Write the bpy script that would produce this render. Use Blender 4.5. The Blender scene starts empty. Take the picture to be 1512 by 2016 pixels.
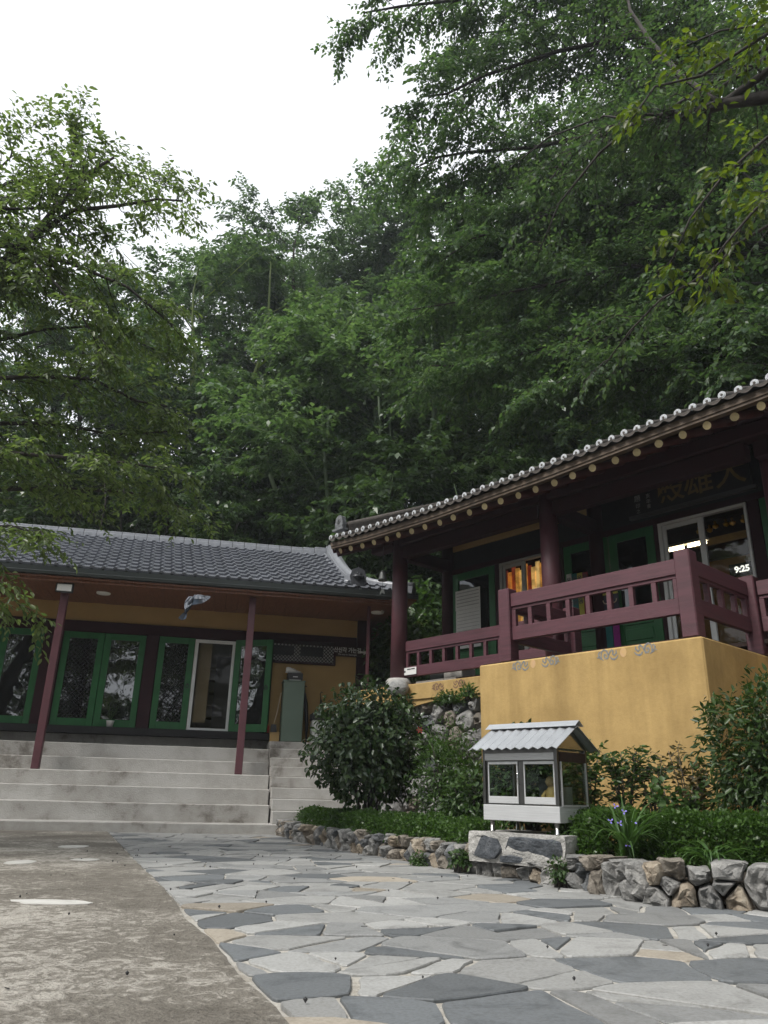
import bpy, bmesh, math, random
import numpy as np
from mathutils import Vector, Matrix, noise as mnoise
R = math.radians
SC = bpy.context.scene
COL = SC.collection
# ------------------------------------------------------------ camera
cam_d = bpy.data.cameras.new('camera')
cam_d.sensor_fit = 'VERTICAL'; cam_d.sensor_height = 36.0
cam_d.lens = 36.0 * 1494.0 / 2016.0
cam_d.clip_start = 0.05; cam_d.clip_end = 2000
cam = bpy.data.objects.new('camera', cam_d); COL.objects.link(cam)
_p, _r = R(20.3), R(1.4)
_fw = Vector((0, math.cos(_p), math.sin(_p))); _r0 = Vector((1, 0, 0)); _u0 = _r0.cross(_fw)
_ri = _r0 * math.cos(_r) + _u0 * math.sin(_r); _up = -_r0 * math.sin(_r) + _u0 * math.cos(_r)
cam.matrix_world = Matrix(((_ri.x, _up.x, -_fw.x, 0), (_ri.y, _up.y, -_fw.y, 0), (_ri.z, _up.z, -_fw.z, 0.7), (0, 0, 0, 1)))
SC.camera = cam
# ------------------------------------------------------------ world: bright overcast sky
SUN_EL, SUN_HEAD = 52.0, -128.0          # heading in degrees to the right of straight ahead
w = bpy.data.worlds.new('World'); SC.world = w; w.use_nodes = True
nt = w.node_tree; nt.nodes.clear()
sky = nt.nodes.new('ShaderNodeTexSky'); sky.sky_type = 'NISHITA'; sky.sun_disc = False
sky.sun_elevation = R(SUN_EL); sky.sun_rotation = R(SUN_HEAD); sky.dust_density = 4.0; sky.air_density = 1.2
mixc = nt.nodes.new('ShaderNodeMix'); mixc.data_type = 'RGBA'; mixc.inputs[0].default_value = 0.86
mixc.inputs[7].default_value = (13.0, 13.3, 13.8, 1)
bg = nt.nodes.new('ShaderNodeBackground'); bg.inputs[1].default_value = 0.085
wo = nt.nodes.new('ShaderNodeOutputWorld')
nt.links.new(sky.outputs[0], mixc.inputs[6]); nt.links.new(mixc.outputs[2], bg.inputs[0]); nt.links.new(bg.outputs[0], wo.inputs[0])
# ------------------------------------------------------------ sun through thin cloud
sd = bpy.data.lights.new('sun', 'SUN'); sd.energy = 3.2; sd.angle = R(22); sd.color = (1.0, 0.965, 0.91)
sun = bpy.data.objects.new('sun', sd); COL.objects.link(sun)
_h = R(SUN_HEAD)
_sd = Vector((math.sin(_h) * math.cos(R(SUN_EL)), math.cos(_h) * math.cos(R(SUN_EL)), math.sin(R(SUN_EL))))
sun.rotation_euler = _sd.to_track_quat('Z', 'Y').to_euler(); sun.location = (0, 0, 40)
SC.view_settings.view_transform = 'Standard'; SC.view_settings.look = 'None'
SC.view_settings.exposure = 0.35; SC.view_settings.gamma = 1.0; SC.view_settings.use_curve_mapping = False
SC.cycles.max_bounces = 7; SC.cycles.diffuse_bounces = 3; SC.cycles.glossy_bounces = 3
SC.cycles.transmission_bounces = 5; SC.cycles.transparent_max_bounces = 8; SC.cycles.volume_bounces = 1
SC.cycles.caustics_reflective = False; SC.cycles.caustics_refractive = False
SC.cycles.use_denoising = True

# ------------------------------------------------------------ helpers
def link(o, parent=None):
    COL.objects.link(o)
    if parent is not None: o.parent = parent
    return o
def tag(o, label=None, cat=None, group=None, kind=None):
    if label: o['label'] = label
    if cat: o['category'] = cat
    if group: o['group'] = group
    if kind: o['kind'] = kind
    return o
def thing(name, label, cat, loc=(0, 0, 0), rz=0.0, group=None):
    o = bpy.data.objects.new(name, None); o.empty_display_size = .2
    o.location = loc; o.rotation_euler = (0, 0, rz); link(o)
    return tag(o, label, cat, group)
class MB:
    def __init__(s): s.v = []; s.f = []; s.mi = []; s.sm = []
    def add(s, vs, fs, m=0, smooth=False):
        k = len(s.v); s.v += [tuple(p) for p in vs]
        for f in fs: s.f.append(tuple(i + k for i in f)); s.mi.append(m); s.sm.append(smooth)
        return s
    def box(s, x0, x1, y0, y1, z0, z1, m=0):
        return s.add([(x0, y0, z0), (x1, y0, z0), (x1, y1, z0), (x0, y1, z0), (x0, y0, z1), (x1, y0, z1), (x1, y1, z1), (x0, y1, z1)],
                     [(3, 2, 1, 0), (4, 5, 6, 7), (0, 1, 5, 4), (1, 2, 6, 5), (2, 3, 7, 6), (3, 0, 4, 7)], m)
    def beam(s, p, q, wd, ht, m=0, upv=(0, 0, 1)):
        p, q = Vector(p), Vector(q); d = (q - p).normalized(); u = Vector(upv); sdv = d.cross(u)
        if sdv.length < 1e-4: sdv = d.cross(Vector((0, 1, 0)))
        sdv.normalize(); u = sdv.cross(d)
        a, b = sdv * wd / 2, u * ht / 2
        return s.add([p - a - b, p + a - b, p + a + b, p - a + b, q - a - b, q + a - b, q + a + b, q - a + b],
                     [(0, 1, 2, 3), (7, 6, 5, 4), (0, 4, 5, 1), (1, 5, 6, 2), (2, 6, 7, 3), (3, 7, 4, 0)], m)
    def tube(s, pts, rad, n=8, m=0, cap=True, smooth=True, mcap=None):
        pts = [Vector(p) for p in pts]; k = len(pts)
        if not hasattr(rad, '__len__'): rad = [rad] * k
        vs, fs = [], []; prev = None
        for i, p in enumerate(pts):
            d = (pts[min(i + 1, k - 1)] - pts[max(i - 1, 0)])
            if d.length < 1e-6: d = Vector((0, 0, 1))
            d.normalize()
            if prev is None:
                a = d.cross(Vector((0, 0, 1)));
                if a.length < .05: a = d.cross(Vector((0, 1, 0)))
            else: a = prev - d * prev.dot(d)
            a.normalize(); b = d.cross(a); prev = a
            for j in range(n):
                t = 2 * math.pi * j / n
                vs.append(p + (a * math.cos(t) + b * math.sin(t)) * rad[i])
        for i in range(k - 1):
            for j in range(n):
                fs.append((i * n + j, i * n + (j + 1) % n, (i + 1) * n + (j + 1) % n, (i + 1) * n + j))
        k0 = len(s.v); s.add(vs, fs, m, smooth)
        if cap:
            s.f.append(tuple(k0 + j for j in reversed(range(n)))); s.mi.append(m if mcap is None else mcap); s.sm.append(False)
            s.f.append(tuple(k0 + (k - 1) * n + j for j in range(n))); s.mi.append(m if mcap is None else mcap); s.sm.append(False)
        return s
    def lathe(s, prof, c=(0, 0, 0), n=16, m=0, smooth=True):
        vs, fs = [], []; k = len(prof)
        for r_, z in prof:
            for j in range(n):
                t = 2 * math.pi * j / n; vs.append((c[0] + r_ * math.cos(t), c[1] + r_ * math.sin(t), c[2] + z))
        for i in range(k - 1):
            for j in range(n): fs.append((i * n + j, i * n + (j + 1) % n, (i + 1) * n + (j + 1) % n, (i + 1) * n + j))
        fs.append(tuple(reversed(range(n)))); fs.append(tuple((k - 1) * n + j for j in range(n)))
        return s.add(vs, fs, m, smooth)
    def prism(s, poly, y0, y1, m=0, axis='y'):
        n = len(poly)
        if axis == 'y': vs = [(x, y0, z) for x, z in poly] + [(x, y1, z) for x, z in poly]
        elif axis == 'x': vs = [(y0, x, z) for x, z in poly] + [(y1, x, z) for x, z in poly]
        else: vs = [(x, z, y0) for x, z in poly] + [(x, z, y1) for x, z in poly]
        fs = [tuple(range(n)), tuple(reversed(range(n, 2 * n)))] + [(i, i + n, (i + 1) % n + n, (i + 1) % n) for i in range(n)]
        return s.add(vs, fs, m)
    def mesh(s, name, mats):
        me = bpy.data.meshes.new(name); me.from_pydata(s.v, [], s.f)
        for mt in (mats if isinstance(mats, (list, tuple)) else [mats]): me.materials.append(mt)
        me.polygons.foreach_set('material_index', s.mi); me.polygons.foreach_set('use_smooth', s.sm)
        bm = bmesh.new(); bm.from_mesh(me); bmesh.ops.recalc_face_normals(bm, faces=bm.faces); bm.to_mesh(me); bm.free()
        me.update(); return me
    def build(s, name, mats, parent=None, bev=0, seg=1):
        o = bpy.data.objects.new(name, s.mesh(name, mats)); link(o, parent)
        if bev:
            b = o.modifiers.new('bevel', 'BEVEL'); b.width = bev; b.segments = seg; b.limit_method = 'ANGLE'; b.angle_limit = R(40)
        return o
def place(me, name, parent=None, loc=(0, 0, 0), rot=(0, 0, 0), sc=(1, 1, 1)):
    o = bpy.data.objects.new(name, me); o.location = loc; o.rotation_euler = rot; o.scale = sc
    return link(o, parent)
def text(name, body, size, mat, parent, loc, rot=(R(90), 0, 0), ext=.001, align='CENTER', bold=0.0, sx=1.0):
    c = bpy.data.curves.new(name, 'FONT'); c.body = body; c.size = size; c.extrude = ext; c.align_x = align; c.align_y = 'CENTER'; c.offset = bold; c.resolution_u = 3
    o = bpy.data.objects.new(name, c); COL.objects.link(o); dg = bpy.context.evaluated_depsgraph_get(); me = bpy.data.meshes.new_from_object(o.evaluated_get(dg))
    bpy.data.objects.remove(o); me.materials.clear(); me.materials.append(mat); me.name = name
    return place(me, name, parent, loc, rot, (sx, 1, 1))
def copy_tree(o, parent=None):
    c = o.copy(); link(c, parent) if parent is not None else link(c)
    for ch in [x for x in o.children]: copy_tree(ch, c)
    return c

# ------------------------------------------------------------ materials
def _mat(name):
    m = bpy.data.materials.new(name); m.use_nodes = True
    n = m.node_tree.nodes; return m, n, m.node_tree.links, n['Principled BSDF']
def ramp(n, stops):
    r_ = n.new('ShaderNodeValToRGB'); e = r_.color_ramp.elements
    while len(e) < len(stops): e.new(.5)
    for i, (p, c) in enumerate(stops): e[i].position = p; e[i].color = (*c, 1)
    return r_
def M(name, c1, c2=None, scale=4, rough=.6, bump=0, metal=0, detail=6, spec=.5, stretch=(1, 1, 1), bscale=None, lo=.35, hi=.65, per_obj=0.0, coat=0):
    m, n, l, p = _mat(name); c2 = c2 or tuple(x * .7 for x in c1)
    tc = n.new('ShaderNodeTexCoord'); mp = n.new('ShaderNodeMapping'); mp.inputs['Scale'].default_value = stretch
    l.new(tc.outputs['Object'], mp.inputs[0])
    nz = n.new('ShaderNodeTexNoise'); nz.inputs['Scale'].default_value = scale; nz.inputs['Detail'].default_value = detail; nz.inputs['Roughness'].default_value = .62
    l.new(mp.outputs[0], nz.inputs[0]); rp = ramp(n, [(lo, c1), (hi, c2)]); l.new(nz.outputs[0], rp.inputs[0])
    last = rp.outputs[0]
    if per_obj:
        oi = n.new('ShaderNodeObjectInfo'); mr = n.new('ShaderNodeMapRange'); mr.inputs[3].default_value = 1 - per_obj; mr.inputs[4].default_value = 1 + per_obj
        l.new(oi.outputs['Random'], mr.inputs[0]); hs = n.new('ShaderNodeHueSaturation'); l.new(mr.outputs[0], hs.inputs['Value']); l.new(last, hs.inputs['Color']); last = hs.outputs[0]
    l.new(last, p.inputs['Base Color'])
    p.inputs['Roughness'].default_value = rough; p.inputs['Metallic'].default_value = metal; p.inputs['Specular IOR Level'].default_value = spec
    if coat: p.inputs['Coat Weight'].default_value = coat
    if bump:
        n2 = n.new('ShaderNodeTexNoise'); n2.inputs['Scale'].default_value = bscale or scale * 6; n2.inputs['Detail'].default_value = 8
        l.new(mp.outputs[0], n2.inputs[0]); b = n.new('ShaderNodeBump'); b.inputs['Strength'].default_value = bump; b.inputs['Distance'].default_value = .02
        l.new(n2.outputs[0], b.inputs['Height']); l.new(b.outputs[0], p.inputs['Normal'])
    return m
def emis(name, col, s):
    m, n, l, p = _mat(name); p.inputs['Base Color'].default_value = (*col, 1); p.inputs['Emission Color'].default_value = (*col, 1); p.inputs['Emission Strength'].default_value = s
    return m
def leaf_mat(name, dark, light, rough=.4, trans=.35, spec=.4, tcol=None):
    m, n, l, p = _mat(name)
    g = n.new('ShaderNodeNewGeometry'); rp = ramp(n, [(0, dark), (.6, tuple((a + b) / 2 for a, b in zip(dark, light))), (1, light)]); l.new(g.outputs['Random Per Island'], rp.inputs[0])
    oi = n.new('ShaderNodeObjectInfo'); mr = n.new('ShaderNodeMapRange'); mr.inputs[3].default_value = .82; mr.inputs[4].default_value = 1.2
    l.new(oi.outputs['Random'], mr.inputs[0]); hs = n.new('ShaderNodeHueSaturation'); l.new(mr.outputs[0], hs.inputs['Value']); l.new(rp.outputs[0], hs.inputs['Color'])
    l.new(hs.outputs[0], p.inputs['Base Color']); p.inputs['Roughness'].default_value = rough; p.inputs['Specular IOR Level'].default_value = spec
    t = n.new('ShaderNodeBsdfTranslucent'); mx = n.new('ShaderNodeMixShader'); mx.inputs[0].default_value = trans
    gm = n.new('ShaderNodeMix'); gm.data_type = 'RGBA'; gm.blend_type = 'MULTIPLY'; gm.inputs[0].default_value = 1; gm.inputs[7].default_value = (*(tcol or (1.5, 1.7, .8)), 1)
    l.new(hs.outputs[0], gm.inputs[6]); l.new(gm.outputs[2], t.inputs[0])
    out = n['Material Output']; l.new(p.outputs[0], mx.inputs[1]); l.new(t.outputs[0], mx.inputs[2]); l.new(mx.outputs[0], out.inputs[0])
    return m
def glass_mat(name, tint=(.8, .85, .82), refl_ior=1.5, bump=0, bscale=5, opaque=0.0, base=(.01, .012, .012)):
    """window glass: mirror by Fresnel over a clear (or mostly dark) body"""
    m, n, l, p = _mat(name); n.remove(p)
    fr = n.new('ShaderNodeFresnel'); fr.inputs[0].default_value = refl_ior
    gl = n.new('ShaderNodeBsdfGlossy'); gl.inputs['Roughness'].default_value = .015; gl.inputs['Color'].default_value = (.95, .97, 1, 1)
    tr = n.new('ShaderNodeBsdfTransparent'); tr.inputs[0].default_value = (*tint, 1)
    df = n.new('ShaderNodeBsdfDiffuse'); df.inputs[0].default_value = (*base, 1)
    m1 = n.new('ShaderNodeMixShader'); m1.inputs[0].default_value = opaque; l.new(tr.outputs[0], m1.inputs[1]); l.new(df.outputs[0], m1.inputs[2])
    m2 = n.new('ShaderNodeMixShader'); l.new(fr.outputs[0], m2.inputs[0]); l.new(m1.outputs[0], m2.inputs[1]); l.new(gl.outputs[0], m2.inputs[2])
    if bump:
        tc = n.new('ShaderNodeTexCoord'); nz = n.new('ShaderNodeTexNoise'); nz.inputs['Scale'].default_value = bscale; nz.inputs['Detail'].default_value = 2
        l.new(tc.outputs['Object'], nz.inputs[0]); b = n.new('ShaderNodeBump'); b.inputs['Strength'].default_value = bump; b.inputs['Distance'].default_value = .05
        l.new(nz.outputs[0], b.inputs['Height']); l.new(b.outputs[0], gl.inputs['Normal']); l.new(b.outputs[0], fr.inputs['Normal'])
    l.new(m2.outputs[0], n['Material Output'].inputs[0]); return m

maroon = M('maroon_paint', (.105, .034, .044), (.078, .025, .033), 3, .5, .12, stretch=(1, 1, 1), bscale=40)
maroon_rail = M('rail_paint', (.096, .029, .041), (.056, .017, .024), 3.0, .52, .3, bscale=40, stretch=(.8, .8, 9), lo=.38, hi=.70)
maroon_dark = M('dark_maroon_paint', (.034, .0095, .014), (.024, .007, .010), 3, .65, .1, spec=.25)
green = M('green_paint', (.013, .130, .032), (.010, .100, .025), 4, .45, .05)
black_paint = M('black_paint', (.012, .012, .013), (.018, .017, .018), 6, .55, spec=.3)
def plaster(name, c, streak=.5):
    m, n, l, p = _mat(name); tc = n.new('ShaderNodeTexCoord'); outs = []
    for sc_, st in ((1.3, (1, 1, 1)), (2.6, (1, 1, .16)), (26, (1, 1, 1))):
        mp = n.new('ShaderNodeMapping'); mp.inputs['Scale'].default_value = st; l.new(tc.outputs['Object'], mp.inputs[0]); z = n.new('ShaderNodeTexNoise'); z.inputs['Scale'].default_value = sc_; z.inputs['Detail'].default_value = 7; z.inputs['Roughness'].default_value = .65; l.new(mp.outputs[0], z.inputs[0]); outs.append(z)
    cur = None
    for z, lo_, dk in zip(outs, (.38, .34, .25), (.80, 1 - .42 * streak, .93)):
        r_ = ramp(n, [(lo_, (dk, dk * .985, dk * .96)), (.58, (1, 1, 1))]); l.new(z.outputs[0], r_.inputs[0])
        mx = n.new('ShaderNodeMix'); mx.data_type = 'RGBA'; mx.blend_type = 'MULTIPLY'; mx.inputs[0].default_value = 1
        if cur is None: mx.inputs[6].default_value = (*c, 1)
        else: l.new(cur, mx.inputs[6])
        l.new(r_.outputs[0], mx.inputs[7]); cur = mx.outputs[2]
    l.new(cur, p.inputs['Base Color']); p.inputs['Roughness'].default_value = .85; p.inputs['Specular IOR Level'].default_value = .3
    b = n.new('ShaderNodeBump'); b.inputs['Strength'].default_value = .18; b.inputs['Distance'].default_value = .02; l.new(outs[2].outputs[0], b.inputs['Height']); l.new(b.outputs[0], p.inputs['Normal']); return m
yellow = plaster('yellow_plaster', (.485, .332, .135), .6)
yellow_in = M('ochre_plaster', (.44, .29, .11), (.40, .26, .095), 2, .85, .1, bscale=60)
wood_ceiling = M('stained_ceiling_boards', (.20, .082, .042), (.13, .05, .026), 5, .5, .1, stretch=(8, .8, 1))
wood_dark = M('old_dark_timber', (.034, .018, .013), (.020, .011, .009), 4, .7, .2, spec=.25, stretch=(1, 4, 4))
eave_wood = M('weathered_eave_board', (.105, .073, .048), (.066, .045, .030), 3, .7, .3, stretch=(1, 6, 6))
rafter_mat = M('rafter_paint', (.075, .022, .021), (.05, .015, .015), 6, .6, .1, spec=.3)
rafter_end = M('rafter_end_wood', (.56, .46, .26), (.42, .33, .17), 12, .7, .1)
tile_grey = M('grey_roof_metal', (.155, .163, .185), (.110, .117, .135), 14, .34, .08, per_obj=.13)
tile_old = M('old_clay_tile', (.075, .063, .054), (.032, .028, .025), 14, .8, .5, per_obj=.15)
tile_white = M('lime_glazed_tile_end', (.60, .62, .64), (.30, .32, .34), 30, .6, .4)
tile_pale = M('pale_ridge_metal', (.25, .26, .285), (.19, .20, .22), 9, .34, .05)
gutter_m = M('dark_gutter', (.038, .046, .046), (.030, .036, .036), 5, .4)
white_frame = M('white_window_frame', (.72, .73, .72), (.66, .67, .66), 4, .4)
grey_frame = M('grey_window_frame', (.42, .42, .40), (.36, .36, .35), 4, .45)
steel = M('brushed_steel', (.64, .65, .66), (.54, .55, .56), 3, .42, .05, metal=.45, stretch=(1, 1, 30), bscale=30)
steel_dark = M('steel_side_sheet', (.40, .40, .39), (.34, .34, .33), 3, .14, 0, metal=1)
steel_post = M('dark_reflection_steel', (.16, .16, .155), (.12, .12, .118), 3, .3, 0, metal=1)  # dark reflection in the posts is put into this steel colour
steel_roof = M('galvanised_sheet', (.58, .60, .63), (.50, .52, .55), 6, .45, .03, metal=.75)
chrome = M('chrome', (.8, .8, .82), (.75, .75, .77), 3, .12, 0, metal=1)
paper = M('paper', (.62, .62, .60), (.55, .55, .53), 6, .8)
white_plastic = M('white_plastic', (.74, .74, .72), (.68, .68, .66), 4, .45)
black_plastic = M('black_plastic', (.015, .015, .016), (.022, .022, .024), 4, .4)
cabinet_green = M('cabinet_paint', (.155, .215, .165), (.135, .19, .145), 2, .5)
gold = M('gold_leaf', (.75, .48, .12), (.6, .35, .08), 10, .35, .1, metal=.9)
gold_dull = M('dull_gilt', (.21, .145, .045), (.14, .09, .03), 10, .6)
scroll_blue = M('scroll_paint', (.155, .17, .19), (.27, .25, .20), 22, .8)
scroll_pink = M('scroll_pink_paint', (.52, .33, .20), (.53, .35, .15), 14, .85, lo=.3, hi=.6)
scroll_brown = M('scroll_brown_paint', (.17, .10, .07), (.25, .15, .08), 22, .8)
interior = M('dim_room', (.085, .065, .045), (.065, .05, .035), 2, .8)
interior_warm = M('warm_room_wall', (.42, .24, .10), (.34, .18, .07), 2, .8)
bark = M('bark', (.042, .035, .030), (.020, .017, .015), 9, .9, .9, bscale=22, stretch=(1, 1, .3))
bark_grey = M('grey_bark', (.11, .10, .088), (.055, .05, .045), 7, .9, .8, bscale=22, stretch=(1, 1, .3))
# ============================================================ SETTING: ground
def ground_mat(name, stops, s1, s2, bump, rough=.85, bsc=30, dist=.5):
    m, n, l, p = _mat(name); tc = n.new('ShaderNodeTexCoord')
    a = n.new('ShaderNodeTexNoise'); a.inputs['Scale'].default_value = s1; a.inputs['Detail'].default_value = 9; a.inputs['Roughness'].default_value = .68; a.inputs['Distortion'].default_value = dist
    b = n.new('ShaderNodeTexNoise'); b.inputs['Scale'].default_value = s2; b.inputs['Detail'].default_value = 5
    l.new(tc.outputs['Object'], a.inputs[0]); l.new(tc.outputs['Object'], b.inputs[0])
    mx = n.new('ShaderNodeMath'); mx.operation = 'MULTIPLY_ADD'; mx.inputs[1].default_value = .55; l.new(b.outputs[0], mx.inputs[0])
    m3 = n.new('ShaderNodeMath'); m3.operation = 'MULTIPLY'; m3.inputs[1].default_value = .55; l.new(a.outputs[0], m3.inputs[0]); l.new(m3.outputs[0], mx.inputs[2])
    rp = ramp(n, stops); l.new(mx.outputs[0], rp.inputs[0]); l.new(rp.outputs[0], p.inputs['Base Color']); p.inputs['Roughness'].default_value = rough
    c = n.new('ShaderNodeTexNoise'); c.inputs['Scale'].default_value = bsc; c.inputs['Detail'].default_value = 9; l.new(tc.outputs['Object'], c.inputs[0])
    ad = n.new('ShaderNodeMath'); ad.operation = 'ADD'; l.new(c.outputs[0], ad.inputs[0]); l.new(a.outputs[0], ad.inputs[1])
    bp = n.new('ShaderNodeBump'); bp.inputs['Strength'].default_value = bump; bp.inputs['Distance'].default_value = .02; l.new(ad.outputs[0], bp.inputs['Height']); l.new(bp.outputs[0], p.inputs['Normal'])
    return m
m_slab = ground_mat('weathered_concrete', [(.34, (.075, .066, .053)), (.46, (.132, .118, .098)), (.555, (.195, .178, .150)), (.615, (.37, .345, .305)), (.73, (.48, .45, .40))], 12.0, .8, 1.0, .85, 60, 1.3)
m_step = ground_mat('step_concrete', [(.36, (.085, .072, .060)), (.44, (.21, .195, .175)), (.50, (.335, .322, .30)), (.66, (.43, .42, .40))], 3.4, .75, .45, .85, 55, .15)
m_mortar = ground_mat('mortar', [(.4, (.22, .195, .16)), (.52, (.36, .34, .30)), (.66, (.47, .455, .42))], 12, 1.3, .6, .9, 60)
m_soil = M('dark_soil', (.045, .034, .024), (.025, .02, .014), 6, .95, .8)
m_hill = M('forest_floor', (.030, .034, .016), (.040, .034, .020), .8, .95, .8)
def slate(name, c1, c2, c3):
    m, n, l, p = _mat(name); tc = n.new('ShaderNodeTexCoord'); oi = n.new('ShaderNodeObjectInfo'); sc_ = n.new('ShaderNodeVectorMath'); sc_.operation = 'SCALE'; sc_.inputs[3].default_value = 37
    cb_ = n.new('ShaderNodeCombineXYZ'); ad = n.new('ShaderNodeVectorMath'); l.new(oi.outputs['Random'], cb_.inputs[0]); l.new(cb_.outputs[0], sc_.inputs[0]); l.new(tc.outputs['Object'], ad.inputs[0]); l.new(sc_.outputs[0], ad.inputs[1])
    a = n.new('ShaderNodeTexNoise'); a.inputs['Scale'].default_value = 4; a.inputs['Detail'].default_value = 12; a.inputs['Roughness'].default_value = .72; a.inputs['Distortion'].default_value = .8; l.new(ad.outputs[0], a.inputs[0])
    rp = ramp(n, [(.3, c1), (.5, c2), (.64, c2), (.78, c3)]); l.new(a.outputs[0], rp.inputs[0])
    b = n.new('ShaderNodeTexNoise'); b.inputs['Scale'].default_value = 70; b.inputs['Detail'].default_value = 4; l.new(ad.outputs[0], b.inputs[0]); rb2 = ramp(n, [(.3, (.78, .77, .75)), (.6, (1, 1, 1))]); l.new(b.outputs[0], rb2.inputs[0])
    mx = n.new('ShaderNodeMix'); mx.data_type = 'RGBA'; mx.blend_type = 'MULTIPLY'; mx.inputs[0].default_value = 1; l.new(rp.outputs[0], mx.inputs[6]); l.new(rb2.outputs[0], mx.inputs[7])
    hs = n.new('ShaderNodeHueSaturation'); mr = n.new('ShaderNodeMapRange'); mr.inputs[3].default_value = .80; mr.inputs[4].default_value = 1.17; l.new(oi.outputs['Random'], mr.inputs[0]); l.new(mr.outputs[0], hs.inputs['Value']); l.new(mx.outputs[2], hs.inputs['Color']); l.new(hs.outputs[0], p.inputs['Base Color'])
    p.inputs['Roughness'].default_value = .62; bp = n.new('ShaderNodeBump'); bp.inputs['Strength'].default_value = .5; bp.inputs['Distance'].default_value = .012; l.new(a.outputs[0], bp.inputs['Height']); l.new(bp.outputs[0], p.inputs['Normal']); return m
slates = [slate('pale_slate', (.20, .20, .195), (.325, .328, .322), (.48, .475, .46)), slate('grey_slate', (.145, .15, .15), (.245, .25, .25), (.37, .37, .36)), slate('dark_slate', (.075, .083, .09), (.135, .146, .155), (.27, .275, .275)), slate('beige_slate', (.25, .22, .18), (.335, .30, .25), (.40, .37, .32))]

HT = {}
def hill_z(x, y):
    d1 = (-.2) * (x - 0) + .98 * (y - 21.0)
    d2 = .75 * (x - 8.5) + .66 * (y - 13.5)
    d3 = -.95 * (x + 13.5) + .25 * (y - 14)
    d = max(d1, d2, d3 - 3)
    lo = 1.35 / (1 + math.exp(-(d + 2.2) * 2.2))
    z = lo - .05 + (0.85 * d if d > 0 else 0)
    if d > 14: z = lo - .05 + .85 * 14 + .15 * (d - 14)
    return z + .35 * mnoise.noise((x * .2, y * .2, 3.3)) * min(1, max(0, d + 1) / 3)
def sheet(name, x0, x1, y0, y1, nx, ny, fz, mat):
    g = MB(); vs = []; fs = []
    for j in range(ny + 1):
        for i in range(nx + 1):
            x = x0 + (x1 - x0) * i / nx; y = y0 + (y1 - y0) * j / ny; vs.append((x, y, fz(x, y)))
    for j in range(ny):
        for i in range(nx): a = j * (nx + 1) + i; fs.append((a, a + 1, a + nx + 2, a + nx + 1))
    g.add(vs, fs, 0, True); return tag(g.build(name, mat), kind='structure')
tag(MB().add([(-400, -400, -.06), (400, -400, -.06), (400, 400, -.06), (-400, 400, -.06)], [(0, 1, 2, 3)]).build('ground', m_soil), kind='structure')
sheet('hillside', -70, 75, 5.5, 95, 145, 90, hill_z, m_hill)
# concrete slab on the left, its edge running to the near right
LE0, LE1 = Vector((-4.279, 13.111)), Vector((-.278, 2.844)); ED = (LE0 - LE1).normalized()
LX = LE1 - ED * 6
def wob(p, k): return p + Vector((ED.y, -ED.x)) * (.035 * mnoise.noise((k * .18, 1.7, 0)) + .014 * mnoise.noise((k * .9, 4.7, 0)))
edge = [wob(LX + (LE0 + ED * 1.2 - LX) * (i / 170), i) for i in range(171)]
top = [(p.x, p.y) for p in edge] + [(-16, 14.5), (-16, -6)]
g = MB(); n_ = len(top)
g.add([(x, y, .022) for x, y in top] + [(x, y, -.05) for x, y in top], [tuple(range(n_))] + [(i, i + n_, (i + 1) % n_ + n_, (i + 1) % n_) for i in range(n_)])
tag(g.build('concrete_pavement', m_slab), kind='structure')
# flagstone paving: mortar bed with loose-laid slates
bed = MB().add([(-9, -6, .0), (14, -6, 0), (14, 9, 0), (2, 14.6, 0), (-5.2, 14.6, 0), (-9, 14.6, 0)], [(0, 1, 2, 3, 4, 5)]).build('flagstone_paving', m_mortar)
tag(bed, kind='structure')
def clip(poly, nx, ny, c):          # keep nx*x+ny*y <= c
    out = []; k = len(poly)
    for i in range(k):
        p, q = poly[i], poly[(i + 1) % k]; dp, dq = nx * p[0] + ny * p[1] - c, nx * q[0] + ny * q[1] - c
        if dp <= 0: out.append(p)
        if dp * dq < 0: t = dp / (dp - dq); out.append((p[0] + (q[0] - p[0]) * t, p[1] + (q[1] - p[1]) * t))
    return out
def voronoi(pts, bound, gap, near, weights=None):
    cells = []
    P = np.array(pts)
    for i, (x, y) in enumerate(pts):
        poly = bound; d2 = ((P - P[i]) ** 2).sum(1); idx = np.argsort(d2)[1:near]
        for j in idx:
            qx, qy = P[j]; dx, dy = qx - x, qy - y; L = math.hypot(dx, dy)
            if L < 1e-6: continue
            nx, ny = dx / L, dy / L
            poly = clip(poly, nx, ny, nx * x + ny * y + L / 2 - gap / 2)
            if len(poly) < 3: break
        cells.append(poly if len(poly) >= 3 else None)
    return cells
def relax_pts(rng, x0, x1, y0, y1, r, tries):
    pts = []
    for _ in range(tries):
        p = (rng.uniform(x0, x1), rng.uniform(y0, y1)); rr = r * rng.choice([.62, .85, 1, 1, 1.2])
        if all((p[0] - q[0]) ** 2 + (p[1] - q[1]) ** 2 > ((rr + q[2]) / 2) ** 2 for q in pts): pts.append((p[0], p[1], rr))
    return [(p[0], p[1]) for p in pts]
rng = random.Random(11)
AN = 1.45                                                        # slates are longer across the court than along it
pts = relax_pts(rng, -7.5 / AN, 8 / AN, 2.2, 15, .385, 26000)
ca, sa = math.cos(R(7)), math.sin(R(7))
cells0 = voronoi(pts, [(-8 / AN, 1.5), (9 / AN, 1.5), (9 / AN, 16), (-8 / AN, 16)], .0, 26)
def area2(q): return abs(sum(q[i][0] * q[(i + 1) % len(q)][1] - q[(i + 1) % len(q)][0] * q[i][1] for i in range(len(q)))) / 2
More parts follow.
